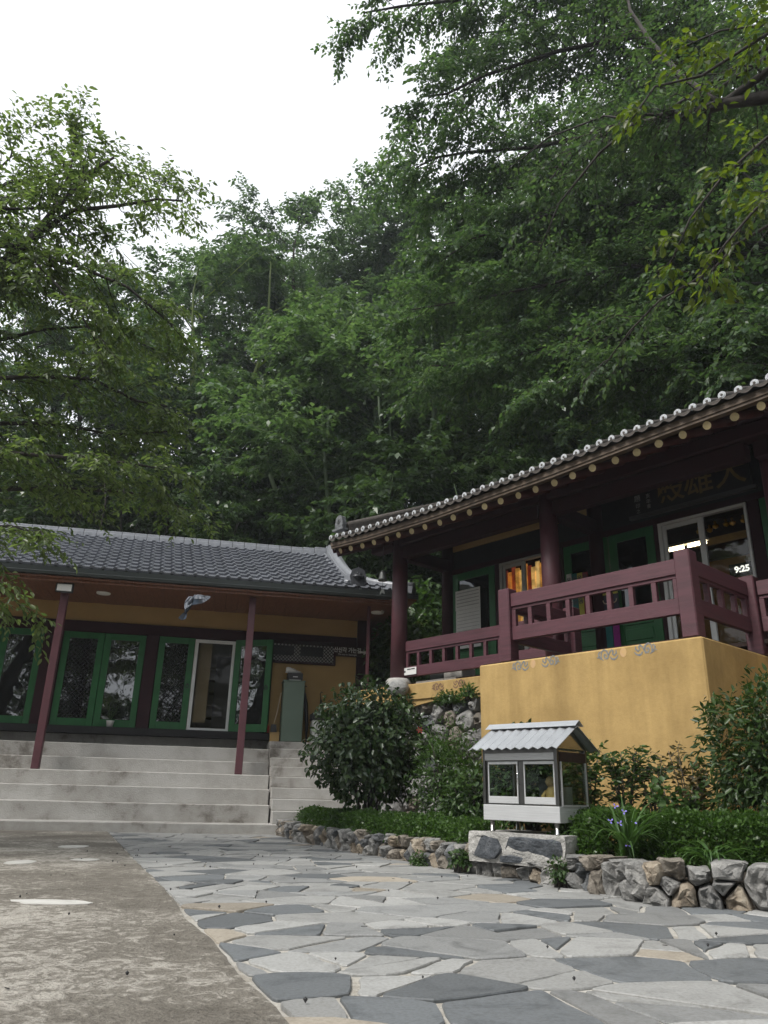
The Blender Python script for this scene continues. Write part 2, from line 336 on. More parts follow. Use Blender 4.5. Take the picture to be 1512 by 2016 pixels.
def inset(q, g):
    if sum(q[i][0] * q[(i + 1) % len(q)][1] - q[(i + 1) % len(q)][0] * q[i][1] for i in range(len(q))) < 0: q = q[::-1]
    out = q
    for i in range(len(q)):
        a, b = q[i], q[(i + 1) % len(q)]; L = math.dist(a, b)
        if L < 1e-5: continue
        nx, ny = (b[1] - a[1]) / L, -(b[0] - a[0]) / L; out = clip(out, nx, ny, nx * a[0] + ny * a[1] - g)
        if len(out) < 3: return None
    return out
def split(q, depth=0):                                            # crazy paving: chords across the larger slates
    A = area2(q)
    if depth > 2 or A < .05 or rng.random() > (.85 if A > .26 else .45 if A > .14 else .12): return [q]
    cx = sum(p[0] for p in q) / len(q); cy = sum(p[1] for p in q) / len(q); far = max(q, key=lambda p: math.hypot(p[0] - cx, (p[1] - cy)))
    a = math.atan2(far[1] - cy, far[0] - cx) + rng.choice([math.pi / 2, math.pi / 2, .25]) + rng.uniform(-.6, .6); nx, ny = -math.sin(a), math.cos(a); c = nx * cx + ny * cy + rng.uniform(-.25, .25) * math.sqrt(A)
    h1, h2 = clip(q, nx, ny, c), clip(q, -nx, -ny, -c)
    return [r for h in (h1, h2) if len(h) > 2 for r in split(h, depth + 1)]
cells = []
for c in cells0:
    if not c: continue
    for q in split([(x * AN, y) for x, y in c]):
        if area2(q) < .012: continue
        z_ = inset(q, rng.choice([.004, .006, .009, .013, .018]))
        if z_: cells.append([(x / AN, y) for x, y in z_])
wall_xy = [(-1.62, 13.6), (-1.45, 12.9), (-1.17, 11.98), (-.75, 11.25), (-.43, 10.32), (.03, 9.59), (.33, 9.06), (.45, 8.72), (.78, 7.95), (1.28, 7.36), (1.49, 6.98), (1.66, 6.54), (1.79, 6.26), (1.95, 5.89), (2.42, 5.75), (2.61, 5.62), (3.4, 5.2), (4.6, 4.7)]
def wall_x_at(y):
    for (x0, y0), (x1, y1) in zip(wall_xy, wall_xy[1:]):
        if y1 <= y <= y0: return x0 + (x1 - x0) * (y0 - y) / (y0 - y1)
    return -1.7 if y > 13.6 else 99
nE = Vector((ED.y, -ED.x))                                        # points right of the slab edge
if nE.x < 0: nE = -nE
fcount = 0; stones = []
for c in cells:
    if not c: continue
    q = [((x * AN) * ca - y * 0 + y * sa * 0, y + x * AN * sa) for x, y in c]
    q = clip(q, -nE.x, -nE.y, -(nE.x * LE1.x + nE.y * LE1.y) - .03)           # right of slab edge
    q = clip(q, -.19, .98, .98 * 13.28 + .19 * 3.6 - .03) if len(q) > 2 else q  # in front of the steps
    q = clip(q, 0, -1, -1.6) if len(q) > 2 else q
    if len(q) < 3: continue
    cx = sum(p[0] for p in q) / len(q); cy = sum(p[1] for p in q) / len(q)
    if cx > wall_x_at(cy) + .25 or cx > 6.5 or cy < 1.65: continue
    ar = abs(sum(q[i][0] * q[(i + 1) % len(q)][1] - q[(i + 1) % len(q)][0] * q[i][1] for i in range(len(q)))) / 2
    if ar < .006: continue
    stones.append((math.hypot(cx, cy), q, cx, cy, ar))
stones.sort(key=lambda s: s[0])
print('flagstones', len(stones))
more = MB()
for k, (d, q, cx, cy, ar) in enumerate(stones):
    # soften the corners, roughen the outline
    pl = []
    m_ = len(q)
    for i in range(m_):
        a, b = Vector(q[i]), Vector(q[(i + 1) % m_]); L = (b - a).length
        if L < .05: pl.append((a + b) / 2); continue
        f = min(.3, rng.choice([.008, .012, .02, .045]) / L + .02); pl.append(a.lerp(b, f))
        for q_ in ((.33, .66) if L > .28 else (.5,) if L > .14 else ()): pl.append(a.lerp(b, q_ + rng.uniform(-.08, .08)) + Vector((rng.uniform(-.011, .011), rng.uniform(-.011, .011))))
        pl.append(a.lerp(b, 1 - f))
    if len(pl) < 3: continue
    zt = .007 + rng.uniform(0, .009); m_ = len(pl); tx, ty = rng.uniform(-.004, .004), rng.uniform(-.004, .004)
    c2 = Vector((cx, cy)); s_in = 1 - .006 / max(.08, math.sqrt(ar))
    ring0 = [(p.x - cx, p.y - cy, -.012) for p in pl]; ring1 = [(p.x - cx, p.y - cy, zt - .005) for p in pl]
    ring2 = [((p.x - cx) * s_in, (p.y - cy) * s_in, zt + tx * (p.x - cx) + ty * (p.y - cy)) for p in pl]
    fs = [(i, (i + 1) % m_, m_ + (i + 1) % m_, m_ + i) for i in range(m_)] + [(m_ + i, m_ + (i + 1) % m_, 2 * m_ + (i + 1) % m_, 2 * m_ + i) for i in range(m_)] + [tuple(range(2 * m_, 3 * m_))]
    u = rng.random(); mt = (0 if u < .50 else 1 if u < .71 else 2 if u < .96 else 3) if ar < .2 else (0 if u < .62 else 1 if u < .86 else 2 if u < .97 else 3)
    if k < 299:
        s = MB().add(ring0 + ring1 + ring2, fs); o = s.build('flagstone', slates[mt], bed); o.location = (cx, cy, 0)
    else:
        more.add([(x + cx, y + cy, z) for x, y, z in ring0 + ring1 + ring2], fs, mt)
if more.v: tag(more.build('flagstone_far', slates, bed), kind='stuff')
# smooth cement patches on the slab and a chipped strip along the near edge
def patch(pts, z, mat, name, par=None):
    m_ = len(pts); s = MB(); s.add([(x, y, z) for x, y in pts] + [(x * 1.0, y, z - .03) for x, y in pts], [tuple(range(m_))] + [(i, i + m_, (i + 1) % m_ + m_, (i + 1) % m_) for i in range(m_)])
    return s.build(name, mat, par)
m_patch = ground_mat('smooth_cement', [(.4, (.42, .41, .38)), (.6, (.58, .57, .54))], 5, 1.2, .1, .6, 60)
slab_o = bpy.data.objects['concrete_pavement']
for (cx, cy, rx, ry, sd_) in ((-1.98, 5.22, .24, .11, 1), (-3.55, 9.76, .16, .22, 2), (-2.82, 8.12, .14, .12, 5), (-3.27, 7.7, .13, .2, 3)):
    pp = []
    for i in range(18):
        t = 2 * math.pi * i / 18; rr = 1 + .35 * mnoise.noise((math.cos(t) * 1.3 + sd_ * 7, math.sin(t) * 1.3, 0)); pp.append((cx + rx * rr * math.cos(t), cy + ry * rr * math.sin(t)))
    patch(pp, .026, m_patch, 'cement_patch', slab_o)
near = MB(); pl = [(-.33, 2.84), (-.12, 2.86), (.05, 2.80), (.16, 2.66), (.20, 2.3), (.2, 1.5), (-.1, 1.5), (-.2, 2.4)]
m_ = len(pl); near.add([(x, y, .019) for x, y in pl] + [(x, y, -.02) for x, y in pl], [tuple(range(m_))] + [(i, i + m_, (i + 1) % m_ + m_, (i + 1) % m_) for i in range(m_)])
tag(near.build('concrete_kerb_strip', slates[3]), kind='structure')
# fallen black berries and bits of twig
bz = MB(); rb = random.Random(4)
for _ in range(90):
    y = 2.9 + 7 * rb.random() ** 1.5; x = rb.uniform(-3.2, min(4.2, wall_x_at(y) - .1)); r_ = rb.uniform(.005, .009); c = Vector((x, y, .022 + r_))
    if rb.random() < .85: bz.add([c + Vector(v) * r_ for v in ((1, 0, 0), (0, 1, 0), (-1, 0, 0), (0, -1, 0), (0, 0, 1), (0, 0, -1.4))], [(0, 1, 4), (1, 2, 4), (2, 3, 4), (3, 0, 4), (1, 0, 5), (2, 1, 5), (3, 2, 5), (0, 3, 5)], 0, True)
    else:
        a = rb.uniform(0, 6.28); bz.beam(c, c + Vector((math.cos(a), math.sin(a), 0)) * rb.uniform(.015, .035), .003, .003)
tag(bz.build('fallen_berries', black_plastic), 'scattered black berries and twig bits fallen on the paving', 'litter', kind='stuff')
# ============================================================ LEFT HALL (long low building with grey metal tiles)
LO, LRZ = (-3.6, 13.28, 0), R(11.7)
steps = thing('terrace_steps', 'wide pale concrete terrace steps, water-stained, in front of the long low building', 'steps', LO, LRZ)
SF = [(0, 0, .163, 2.12), (.50, .163, .450, 1.868), (.88, .450, .707, 1.874), (1.26, .707, .955, 1.880), (1.64, .955, 1.190, 1.888), (2.02, 1.190, 1.450, 1.895)]
for y, z0, z1, xr in SF:
    s = MB(); n_ = 26; x0 = -7.5
    vs = []; fs = []
    for i in range(n_ + 1):
        x = x0 + (xr - x0) * i / n_; wv = .012 * mnoise.noise((x * .9, y * 5, 1)); wz = .006 * mnoise.noise((x * .8, y * 3, 7))
        vs += [(x, y + wv, z0), (x, y + wv, z1 + wz - .012), (x, y + wv + .014, z1 + wz), (x, 3.4, z1 + wz), (x, 3.4, z0)]
    for i in range(n_):
        for j in range(4): a = i * 5 + j; fs.append((a, a + 1, a + 6, a + 5))
    fs += [(0, 1, 2, 3, 4), tuple(n_ * 5 + j for j in (4, 3, 2, 1, 0))]
    s.add(vs, fs); s.build('step', m_step, steps)
stairs = thing('side_stairs', 'narrow steep concrete stairs rising beside the wide steps to the landing', 'stairs', LO, LRZ)
prev = 0
for k, z in enumerate([.37, .56, .745, .93, 1.112, 1.277, 1.457, 1.606]):
    y = .10 + .27 * k
    s = MB().box(1.905, 4.6, y, 3.4 if k == 7 else 3.4, prev, z); s.build('step', m_step, stairs, .012, 2); prev = z
cb = MB(); cb.lathe([(.17, 0), (.17, .14), (.15, .165)], (2.14, .16, 0), 14); cb.build('rounded_corner', m_step, stairs)

bld = thing('temple_building', 'long low ochre building with grey metal tile roof and green lattice doors', 'building', LO, LRZ)
def part(name, mats, parent, fn, bev=0):
    s = MB(); fn(s); return s.build(name, mats, parent, bev)
part('plinth_wall', m_step, bld, lambda s: s.box(-9, 1.98, 3.02, 3.4, 1.45, 1.665))
part('sill_beam', black_paint, bld, lambda s: s.box(-9, 2.0, 2.68, 3.16, 1.665, 1.805), .006)
part('upper_wall', yellow_in, bld, lambda s: s.box(-9, 3.97, 3.03, 3.15, 3.95, 4.44))
part('lintel', maroon_dark, bld, lambda s: s.box(-9, 3.74, 2.99, 3.14, 3.72, 3.948), .006)
part('lower_wall', yellow_in, bld, lambda s: s.box(1.92, 3.75, 3.03, 3.15, 1.60, 3.718))
for x0, x1 in ((-5.1, -4.75), (-2.80, -2.44), (-.765, -.515), (1.80, 1.915)):
    part('wall_post', maroon_dark, bld, lambda s: s.box(x0, x1, 2.965, 3.16, 1.807, 3.718), .006)
part('corner_post', maroon_dark, bld, lambda s: s.box(3.755, 4.02, 2.95, 3.2, 1.60, 4.43), .008)
part('side_wall', yellow_in, bld, lambda s: s.box(3.86, 3.98, 3.2, 8.0, .8, 4.40))
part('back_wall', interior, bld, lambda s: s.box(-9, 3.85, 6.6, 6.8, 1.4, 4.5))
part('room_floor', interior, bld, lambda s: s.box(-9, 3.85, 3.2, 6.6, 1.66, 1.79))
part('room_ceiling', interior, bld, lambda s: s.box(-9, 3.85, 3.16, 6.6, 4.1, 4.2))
part('room_partition', interior, bld, lambda s: s.box(1.25, 1.35, 3.2, 6.6, 1.8, 4.1))
# porch ceiling of stained boards (each board a piece)
for k in range(44):
    x0 = -6.2 + k * .25
    if x0 + .244 > 4.05: break
    part('ceiling_board', wood_ceiling, bld, lambda s: s.box(x0, x0 + .244, 1.0, 3.03, 4.335 + .003 * (k % 3), 4.37 + .003 * (k % 3)))
part('ceiling_backing', wood_dark, bld, lambda s: s.box(-9, 4.3, .98, 3.2, 4.40, 4.43))
part('fascia', wood_ceiling, bld, lambda s: s.box(-9, 4.12, 1.06, 1.13, 4.285, 4.47), .004)
part('gutter', gutter_m, bld, lambda s: s.prism([(-.11, 0), (-.13, .05), (-.12, .06), (-.135, .145), (-.10, .145), (-.10, .02), (-.01, .02), (-.01, .145), (0, .145), (0, 0)], -9, 4.14, axis='x'), 0).location = (0, 1.06, 4.385)
for x0 in (-2.28, 1.255):
    part('porch_column', maroon, bld, lambda s: s.box(x0, x0 + .135, 1.31, 1.445, .955, 4.30), .008)
part('porch_column', maroon, bld, lambda s: s.box(3.66, 3.72, 1.32, 1.38, 1.60, 4.30), .004)
# doors: frame > pane > (lattice)
bpane = glass_mat('mirror_film_glass', (.10, .12, .11), 2.2, .16, 1.7, .80, (.012, .013, .012))
dpane = glass_mat('dark_door_glass', (.12, .14, .13), 1.75, .06, 1.5, .6, (.010, .012, .011))
clear = glass_mat('clear_glass', (.86, .88, .86), 1.5)
screen_glass = glass_mat('screened_glass', (.80, .78, .74), 1.22)
def lattice(s, x0, x1, z0, z1, y, p, t):
    wd, ht = x1 - x0, z1 - z0
    for sgn in (1, -1):
        c = -ht
        while c < wd + ht:
            # line x = c + t*... 45 degrees; clip to the rectangle
            pts_ = []
            if sgn > 0: a0, a1 = max(0, -c), min(ht, wd - c); f = lambda q: c + q
            else: a0, a1 = max(0, c - wd), min(ht, c); f = lambda q: c - q
            if sgn < 0: a0, a1 = max(0, c - wd), min(ht, c)
            if a1 - a0 > .01:
                pa = (x0 + f(a0), y + (.004 if sgn > 0 else 0), z0 + a0); pb = (x0 + f(a1), y + (.004 if sgn > 0 else 0), z0 + a1)
                s.beam(pa, pb, t, .006, 0, (0, 1, 0))
            c += p
def leaf_door(par, x0, x1, z0, z1, y, mat, pmat, fw_=.13, bottom=.16, lat=False, name='door', handle=None, th=.055):
    f = MB(); f.box(x0, x0 + fw_, y, y + th, z0, z1); f.box(x1 - fw_, x1, y, y + th, z0, z1)
    f.box(x0 + fw_, x1 - fw_, y, y + th, z1 - fw_, z1); f.box(x0 + fw_, x1 - fw_, y, y + th, z0, z0 + bottom)
    d = f.build(name, mat, par, .006)
    MB().box(x0 + fw_ - .01, x1 - fw_ + .01, y + .024, y + .032, z0 + bottom - .01, z1 - fw_ + .01).build('pane', pmat, d)
    if lat:
        l_ = MB(); lattice(l_, x0 + fw_, x1 - fw_, z0 + bottom, z1 - fw_, y + .012, .088, .014); l_.build('lattice', black_paint, d)
    if handle:
        h = MB(); pts_ = [(handle[0] + .035 * math.cos(t * .45), y - .012, handle[1] + .035 * math.sin(t * .45)) for t in range(15)]
        h.tube(pts_, .008, 6); h.box(handle[0] - .018, handle[0] + .018, y - .006, y + .002, handle[1] + .025, handle[1] + .06); h.build('handle', black_plastic, d)
    return d
leaf_door(bld, -3.62, -2.81, 1.81, 3.715, 3.02, green, bpane)
leaf_door(bld, -4.74, -3.63, 1.81, 3.715, 3.02, green, bpane)
leaf_door(bld, -2.43, -1.615, 1.81, 3.715, 3.02, green, dpane, lat=True)
leaf_door(bld, -1.605, -.775, 1.81, 3.715, 3.02, green, bpane)
leaf_door(bld, -.505, .235, 1.81, 3.715, 2.985, green, dpane, lat=True, handle=(.17, 2.7))
# open lattice leaf swung forward beside the white sliding door
hd = thing('tmp', None, None); hd.name = 'open_leaf_pivot'
od = leaf_door(bld, 0, .84, 1.81, 3.72, 0, green, bpane, lat=False, handle=(.76, 2.7))
od.location = (1.09, 2.93, 0); od.rotation_euler = (0, 0, R(-24)); od.name = 'open_door'; od['label'] = 'green door leaf swung open'
bpy.data.objects.remove(hd)
# white sliding door with insect screen, room behind
f = MB()
for a in ((.245, .315, 1.81, 3.70), (1.03, 1.09, 1.81, 3.70)): f.box(a[0], a[1], 2.985, 3.05, a[2], a[3])
f.box(.315, 1.03, 2.985, 3.05, 3.63, 3.70); f.box(.315, 1.03, 2.985, 3.05, 1.81, 1.87)
sdoor = f.build('sliding_door', white_frame, bld, .004)
MB().box(.31, 1.035, 3.012, 3.018, 1.865, 3.635).build('screen', screen_glass, sdoor)
part('room_cabinet', M('grey_room_cabinet', (.21, .22, .24), (.19, .20, .22), 2, .4), bld, lambda s: s.box(.72, 1.2, 4.2, 4.7, 1.8, 3.55))
cur = MB(); vs = []; fs = []
for i in range(13): vs += [(.34 + .022 * i, 3.22 + .02 * (i % 2), 2.0), (.34 + .022 * i, 3.22 + .02 * (i % 2), 3.66)]
for i in range(12): fs.append((2 * i, 2 * i + 2, 2 * i + 3, 2 * i + 1))
cur.add(vs, fs, 0, True); cur.build('curtain', M('beige_curtain', (.60, .52, .38), (.5, .43, .3), 3, .9), bld)
part('room_shelf', M('room_shelf_wood', (.40, .33, .24), (.34, .28, .2), 3, .6), bld, lambda s: [s.box(.36, .72, 4.3, 4.7, 1.9 + .28 * k, 1.93 + .28 * k) for k in range(6)] + [s.box(.36, .39, 4.3, 4.7, 1.8, 3.4)])
part('room_panel', M('pale_room_panel', (.42, .38, .30), (.38, .34, .27), 2, .7), bld, lambda s: s.box(-.2, 1.25, 4.72, 4.8, 1.8, 4.1))
# lattice vent window
f = MB(); f.box(1.80, 3.28, 2.955, 3.03, 3.30, 3.345); f.box(1.80, 3.28, 2.955, 3.03, 3.80, 3.845); f.box(3.235, 3.28, 2.955, 3.03, 3.345, 3.80); f.box(1.80, 1.845, 2.955, 3.03, 3.345, 3.80)
vw = f.build('lattice_window', maroon_dark, bld, .003)
MB().box(1.84, 3.24, 3.0, 3.026, 3.34, 3.805).build('backing_paper', paper, vw)
for (a, b) in ((1.86, 2.36), (2.50, 3.0)): MB().box(a, b, 2.992, 2.999, 3.47, 3.68).build('dark_pane', black_plastic, vw)
l_ = MB(); lattice(l_, 1.845, 3.235, 3.345, 3.80, 2.972, .078, .016); l_.build('lattice', black_paint, vw)
# roof: slope, tiles, ridge, verge, hip
EY, EZ, RY, RZ_ = 1.02, 4.53, 4.3, 6.19
sl = math.atan2(RZ_ - EZ, RY - EY); SL = math.hypot(RZ_ - EZ, RY - EY)
roof = part('roof', gutter_m, bld, lambda s: (s.add([(-9, EY, EZ), (3.55, EY, EZ), (3.22, RY, RZ_), (-9, RY, RZ_), (-9, 7.6, EZ), (3.55, 7.6, EZ)], [(0, 1, 2, 3), (3, 2, 5, 4), (1, 5, 2), (0, 4, 5, 1)])))
def tile_mesh(wd, ln, lift):
    prof = [(0, 0), (.08, .006), (.17, 0), (.25, .006), (.33, 0), (.41, .006), (.50, 0), (.63, .034), (.80, .036), (.92, .008), (1.0, 0)]
    s = MB(); n_ = len(prof); vs = []
    for u, h in prof: vs += [(u * wd, 0, h - .012), (u * wd, 0, h + lift), (u * wd, ln, h)]
    fs = []
    for i in range(n_ - 1): a = 3 * i; fs += [(a, a + 3, a + 4, a + 1), (a + 1, a + 4, a + 5, a + 2)]
    s.add(vs, fs); return s.mesh('roof_tile', tile_grey)
NC = 11; cl = SL / NC; tw = .212
tme = tile_mesh(tw * 1.012, cl * 1.06, .042)
def xright(t): return 3.42 - (.34) * t
cand = []
for r_ in range(NC):
    t = r_ / NC; k = 0
    while True:
        x = xright(t + .05) - tw * (k + 1)
        if x < -6.2: break
        cand.append((-x, r_, x, t)); k += 1
cand.sort(); far_t = MB()
for q, (_, r_, x, t) in enumerate(cand):
    y, z = EY - .03 + (RY - EY) * t, EZ + .012 + (RZ_ - EZ) * t
    if q < 296:
        o = place(tme, 'roof_tile', roof, (x, y, z), (sl, 0, 0))
    else:
        m4 = Matrix.Translation((x, y, z)) @ Matrix.Rotation(sl, 4, 'X')
        far_t.add([m4 @ v.co for v in tme.vertices], [tuple(p.vertices) for p in tme.polygons])
tag(far_t.build('roof_tile_field', tile_grey, roof), kind='stuff')
rd = MB()
for i in range(34):
    x0 = -6.3 + i * .285
    x1 = min(x0 + .279, 3.22)
    if x0 > 3.2: break
    lift = max(0, x0 - 2.2) ** 2 * .11
    rd.box(x0, x1, RY - .15, RY + .15, RZ_ - .04, RZ_ + .08 + lift); rd.box(x0, x1, RY - .10, RY + .10, RZ_ + .08 + lift, RZ_ + .15 + lift)
rd.build('ridge_cap', tile_pale, roof, .012, 2)
# descending gable ridge with rosette end
vd = MB(); pts_ = [(3.22, RY, RZ_ + .10), (3.24, 3.4, 5.78), (3.28, 2.6, 5.34), (3.34, 1.75, 4.93), (3.40, 1.32, 4.80)]
for p, q in zip(pts_, pts_[1:]):
    vd.beam(p, q, .22, .20)
vd.tube([(x, y, z + .125) for x, y, z in pts_], .088, 10); vd.tube([(x + .16, y, z + .01) for x, y, z in pts_], .062, 8); vd.tube([(x - .15, y, z - .03) for x, y, z in pts_], .042, 8)
vd.build('verge_ridge', tile_pale, roof)
re_ = MB(); re_.prism([(-.11, -.16), (.11, -.16), (.15, .02), (.11, .14), (0, .19), (-.11, .14), (-.15, .02)], -.03, .03)
for t in range(7): a = t * .9; re_.tube([(.075 * math.cos(a), -.034, .02 + .075 * math.sin(a)), (.03 * math.cos(a + .7), -.036, .02 + .03 * math.sin(a + .7))], .010, 5)
re_.lathe([(.0, 0), (.1, 0), (.1, .03), (0, .035)], (0, 0, 0), 12)
o = re_.build('ridge_end_tile', [M('ridge_end_dark', (.05, .053, .06), (.09, .095, .105), 18, .35)], roof); o.location = (3.42, 1.24, 4.86); o.scale = (1.15, 1, 1.15)
# right hip: small skirt roof going down to the right
hp_ = MB(); hp_.add([(3.40, EY, EZ), (4.62, EY - .1, EZ + .02), (3.95, 2.4, 5.02), (3.30, 2.4, 5.22), (4.5, 7.6, EZ)], [(0, 1, 2, 3), (1, 4, 2)]); hp_.build('skirt_roof', gutter_m, roof)
for k in range(5):
    for r_ in range(2):
        x = 3.46 + k * tw; t = r_ / NC
        if x + tw > 4.58 - .55 * r_ * .3: continue
        place(tme, 'roof_tile', roof, (x, EY - .03 + (RY - EY) * t, EZ + .015 + (RZ_ - EZ) * t), (sl, 0, 0))
hr = MB(); pts_ = [(3.50, 2.0, 4.98), (3.80, 1.62, 4.79), (4.15, 1.28, 4.66), (4.55, .98, 4.60)]
for p, q in zip(pts_, pts_[1:]): hr.beam(p, q, .2, .15)
hr.tube([(x, y, z + .10) for x, y, z in pts_], .075, 10); hr.build('hip_ridge', tile_pale, roof)
part('side_soffit', wood_ceiling, bld, lambda s: s.add([(4.05, .95, 4.36), (4.6, .95, 4.40), (4.6, 7.5, 4.40), (4.05, 7.5, 4.36), (4.05, .95, 4.40), (4.6, .95, 4.45), (4.6, 7.5, 4.45), (4.05, 7.5, 4.40)], [(0, 1, 2, 3), (7, 6, 5, 4), (0, 4, 5, 1), (1, 5, 6, 2), (2, 6, 7, 3), (3, 7, 4, 0)]))
part('side_gutter', gutter_m, bld, lambda s: [s.box(4.15, 4.63, .93, .99, 4.42 + .035 * k, 4.45 + .035 * k) for k in range(3)] + [s.box(4.15, 4.62, .96, 1.0, 4.40, 4.53)])
# lamps
lampw = M('unlit_lamp_diffuser', (.78, .78, .74), (.74, .74, .70), 3, .4)
fl = thing('flood_light', 'white flood light fixed above the leftmost porch column', 'lamp', LO, LRZ)
MB().box(-2.36, -2.04, 1.15, 1.22, 4.10, 4.28).build('housing', black_plastic, fl, .01)
MB().box(-2.33, -2.07, 1.143, 1.152, 4.125, 4.255).build('lens', lampw, fl, .004)
MB().beam((-2.2, 1.2, 4.28), (-2.2, 1.1, 4.33), .05, .02).build('bracket', black_plastic, fl)
def disc_lamp(x, y, lab):
    t = thing('ceiling_lamp', lab, 'lamp', LO, LRZ, 'round lamps under the porch ceiling')
    MB().lathe([(.05, 0), (.135, .015), (.14, .04), (.13, .06)], (x, y, 4.30), 20).build('diffuser', lampw, t)
    MB().lathe([(.145, 0), (.145, .012)], (x, y, 4.345), 20).build('rim', white_plastic, t)
disc_lamp(-1.62, 2.0, 'round white ceiling lamp near the flood light under the wooden porch ceiling')
o = disc_lamp(4.0, 2.0, 'round white ceiling lamp under the eave corner beside the far right post')
# potted plant on sill
pp_ = thing('potted_plant', 'small plant in a white pot on the black sill before the glass doors', 'potted plant', LO, LRZ)
MB().lathe([(.055, 0), (.078, .12), (.082, .125), (.070, .125), (.066, .10), (0, .095)], (-1.24, 2.79, 1.805), 16).build('pot', white_plastic, pp_)
# wooden direction sign
sg = thing('direction_sign', 'brown hanging sign with white Korean lettering and a right arrow', 'sign', LO, LRZ)
MB().box(3.27, 3.93, 2.90, 2.93, 3.50, 3.72).build('board', wood_dark, sg, .004)
wht = M('white_lettering', (.72, .72, .70), (.68, .68, .66), 4, .6)
text('lettering', '산신각 가는길', .125, wht, sg, (3.53, 2.897, 3.635), bold=.002, sx=.85)
text('small_lettering', 'The way to Sansingak', .048, wht, sg, (3.53, 2.897, 3.545))
MB().prism([(0, -.02), (.09, -.02), (.09, -.06), (.19, 0), (.09, .06), (.09, .02), (0, .02)], 0, .004).build('arrow', wht, sg).location = (3.80, 2.893, 3.615)
# cabinet, shoe box, trainers, broom and clutter on the landing
cab = thing('metal_cabinet', 'tall grey green metal cabinet standing against the ochre wall', 'cabinet', LO, LRZ)
MB().box(2.15, 2.585, 2.5, 2.95, 1.64, 2.85).build('body', cabinet_green, cab, .008); MB().box(2.13, 2.60, 2.49, 2.96, 2.85, 2.875).build('top', cabinet_green, cab, .004)
MB().box(2.17, 2.57, 2.52, 2.93, 1.606, 1.64).build('foot', cabinet_green, cab)
sb = thing('shoe_box', 'black shoe box on a white base on top of the green cabinet', 'box', LO, LRZ)
MB().box(2.22, 2.54, 2.55, 2.85, 2.90, 3.04).build('carton', black_plastic, sb, .006); MB().box(2.26, 2.50, 2.56, 2.84, 2.875, 2.90).build('tray', white_plastic, sb, .004)
MB().box(2.33, 2.43, 2.546, 2.549, 2.945, 2.965).build('print', white_plastic, sb)
def trainer(x, y, rz, lab):
    t = thing('trainer', lab, 'shoe', (0, 0, 0), 0, 'pair of white trainers'); t.parent = None
    t.matrix_world = Matrix.Translation(LO) @ Matrix.Rotation(LRZ, 4, 'Z') @ Matrix.Translation((x, y, 3.04)) @ Matrix.Rotation(rz, 4, 'Z')
    secs = [(-.13, .032, .085), (-.10, .040, .10), (-.04, .038, .095), (.02, .040, .065), (.08, .046, .045), (.12, .038, .032), (.135, .015, .02)]
    s = MB(); vs = []; fs = []; n_ = 8
    for xx, hw, h in secs:
        for j in range(n_): a = math.pi * 2 * j / n_; vs.append((xx, hw * math.cos(a), .022 + max(0, h / 2 + h / 2 * math.sin(a))))
    for i in range(len(secs) - 1):
        for j in range(n_): fs.append((i * n_ + j, i * n_ + (j + 1) % n_, (i + 1) * n_ + (j + 1) % n_, (i + 1) * n_ + j))
    fs += [tuple(range(n_)), tuple((len(secs) - 1) * n_ + j for j in range(n_))]
    s.add(vs, fs, 0, True).build('upper', white_plastic, t)
    MB().prism([(-.135, -.035), (.05, -.05), (.12, -.04), (.145, 0), (.12, .04), (.05, .05), (-.135, .035)], 0, .024, axis='z').build('sole', paper, t)
trainer(2.31, 2.62, R(12), 'white trainer at the front of the pair on the shoe box'); trainer(2.39, 2.75, R(4), 'white trainer at the back of the pair on the shoe box')
br = thing('broom', 'long handled broom with dark bristles leaning on the cabinet', 'broom', LO, LRZ)
MB().tube([(2.11, 2.62, 2.62), (2.05, 2.60, 2.2), (1.99, 2.58, 1.95)], .011, 8).build('handle', M('pale_broom_wood', (.5, .4, .28), (.42, .33, .22), 6, .6), br)
MB().prism([(-.05, 0), (.05, 0), (.075, -.2), (.06, -.33), (-.08, -.33), (-.07, -.2)], -.04, .04).build('bristles', black_plastic, br).location = (2.0, 2.58, 1.97)
bx = thing('wooden_box', 'small yellow wooden box standing under the broom', 'box', LO, LRZ)
MB().box(1.93, 2.12, 2.5, 2.68, 1.606, 1.79).build('case', M('yellow_wood', (.44, .29, .11), (.37, .24, .09), 4, .6), bx, .005)
MB().box(1.92, 2.13, 2.49, 2.69, 1.79, 1.81).build('lid', M('yellow_wood_lid', (.40, .26, .10), (.33, .21, .08), 4, .6), bx, .003)
rc = thing('red_bottle', 'small red bottle at the end of the black sill', 'bottle', LO, LRZ)
MB().lathe([(.045, 0), (.05, .02), (.05, .12), (.035, .15), (.02, .165), (.02, .18)], (1.88, 2.78, 1.805), 14).build('bottle', M('red_plastic', (.42, .035, .02), (.36, .03, .018), 4, .35), rc)
MB().lathe([(.014, 0), (.018, .02), (.010, .04)], (1.88, 2.78, 1.985), 10).build('cap', black_plastic, rc)
wb = thing('white_crate', 'white plastic crate on the landing, half hidden by the camellia', 'crate', LO, LRZ)
MB().box(2.78, 3.2, 2.4, 2.8, 1.606, 2.08).build('tub', white_plastic, wb, .015); MB().box(2.76, 3.22, 2.38, 2.82, 2.08, 2.22).build('cover', black_plastic, wb, .01)
um = thing('umbrella', 'folded black umbrella leaning on the wall by the green cabinet', 'umbrella', LO, LRZ)
MB().tube([(2.70, 2.7, 1.62), (2.70, 2.74, 2.0), (2.66, 2.80, 2.45), (2.635, 2.84, 2.66)], [.012, .035, .045, .018], 8).build('canopy', black_plastic, um)
MB().tube([(2.635, 2.84, 2.66), (2.62, 2.87, 2.78), (2.64, 2.86, 2.82), (2.67, 2.85, 2.80)], .010, 6).build('handle', black_plastic, um)
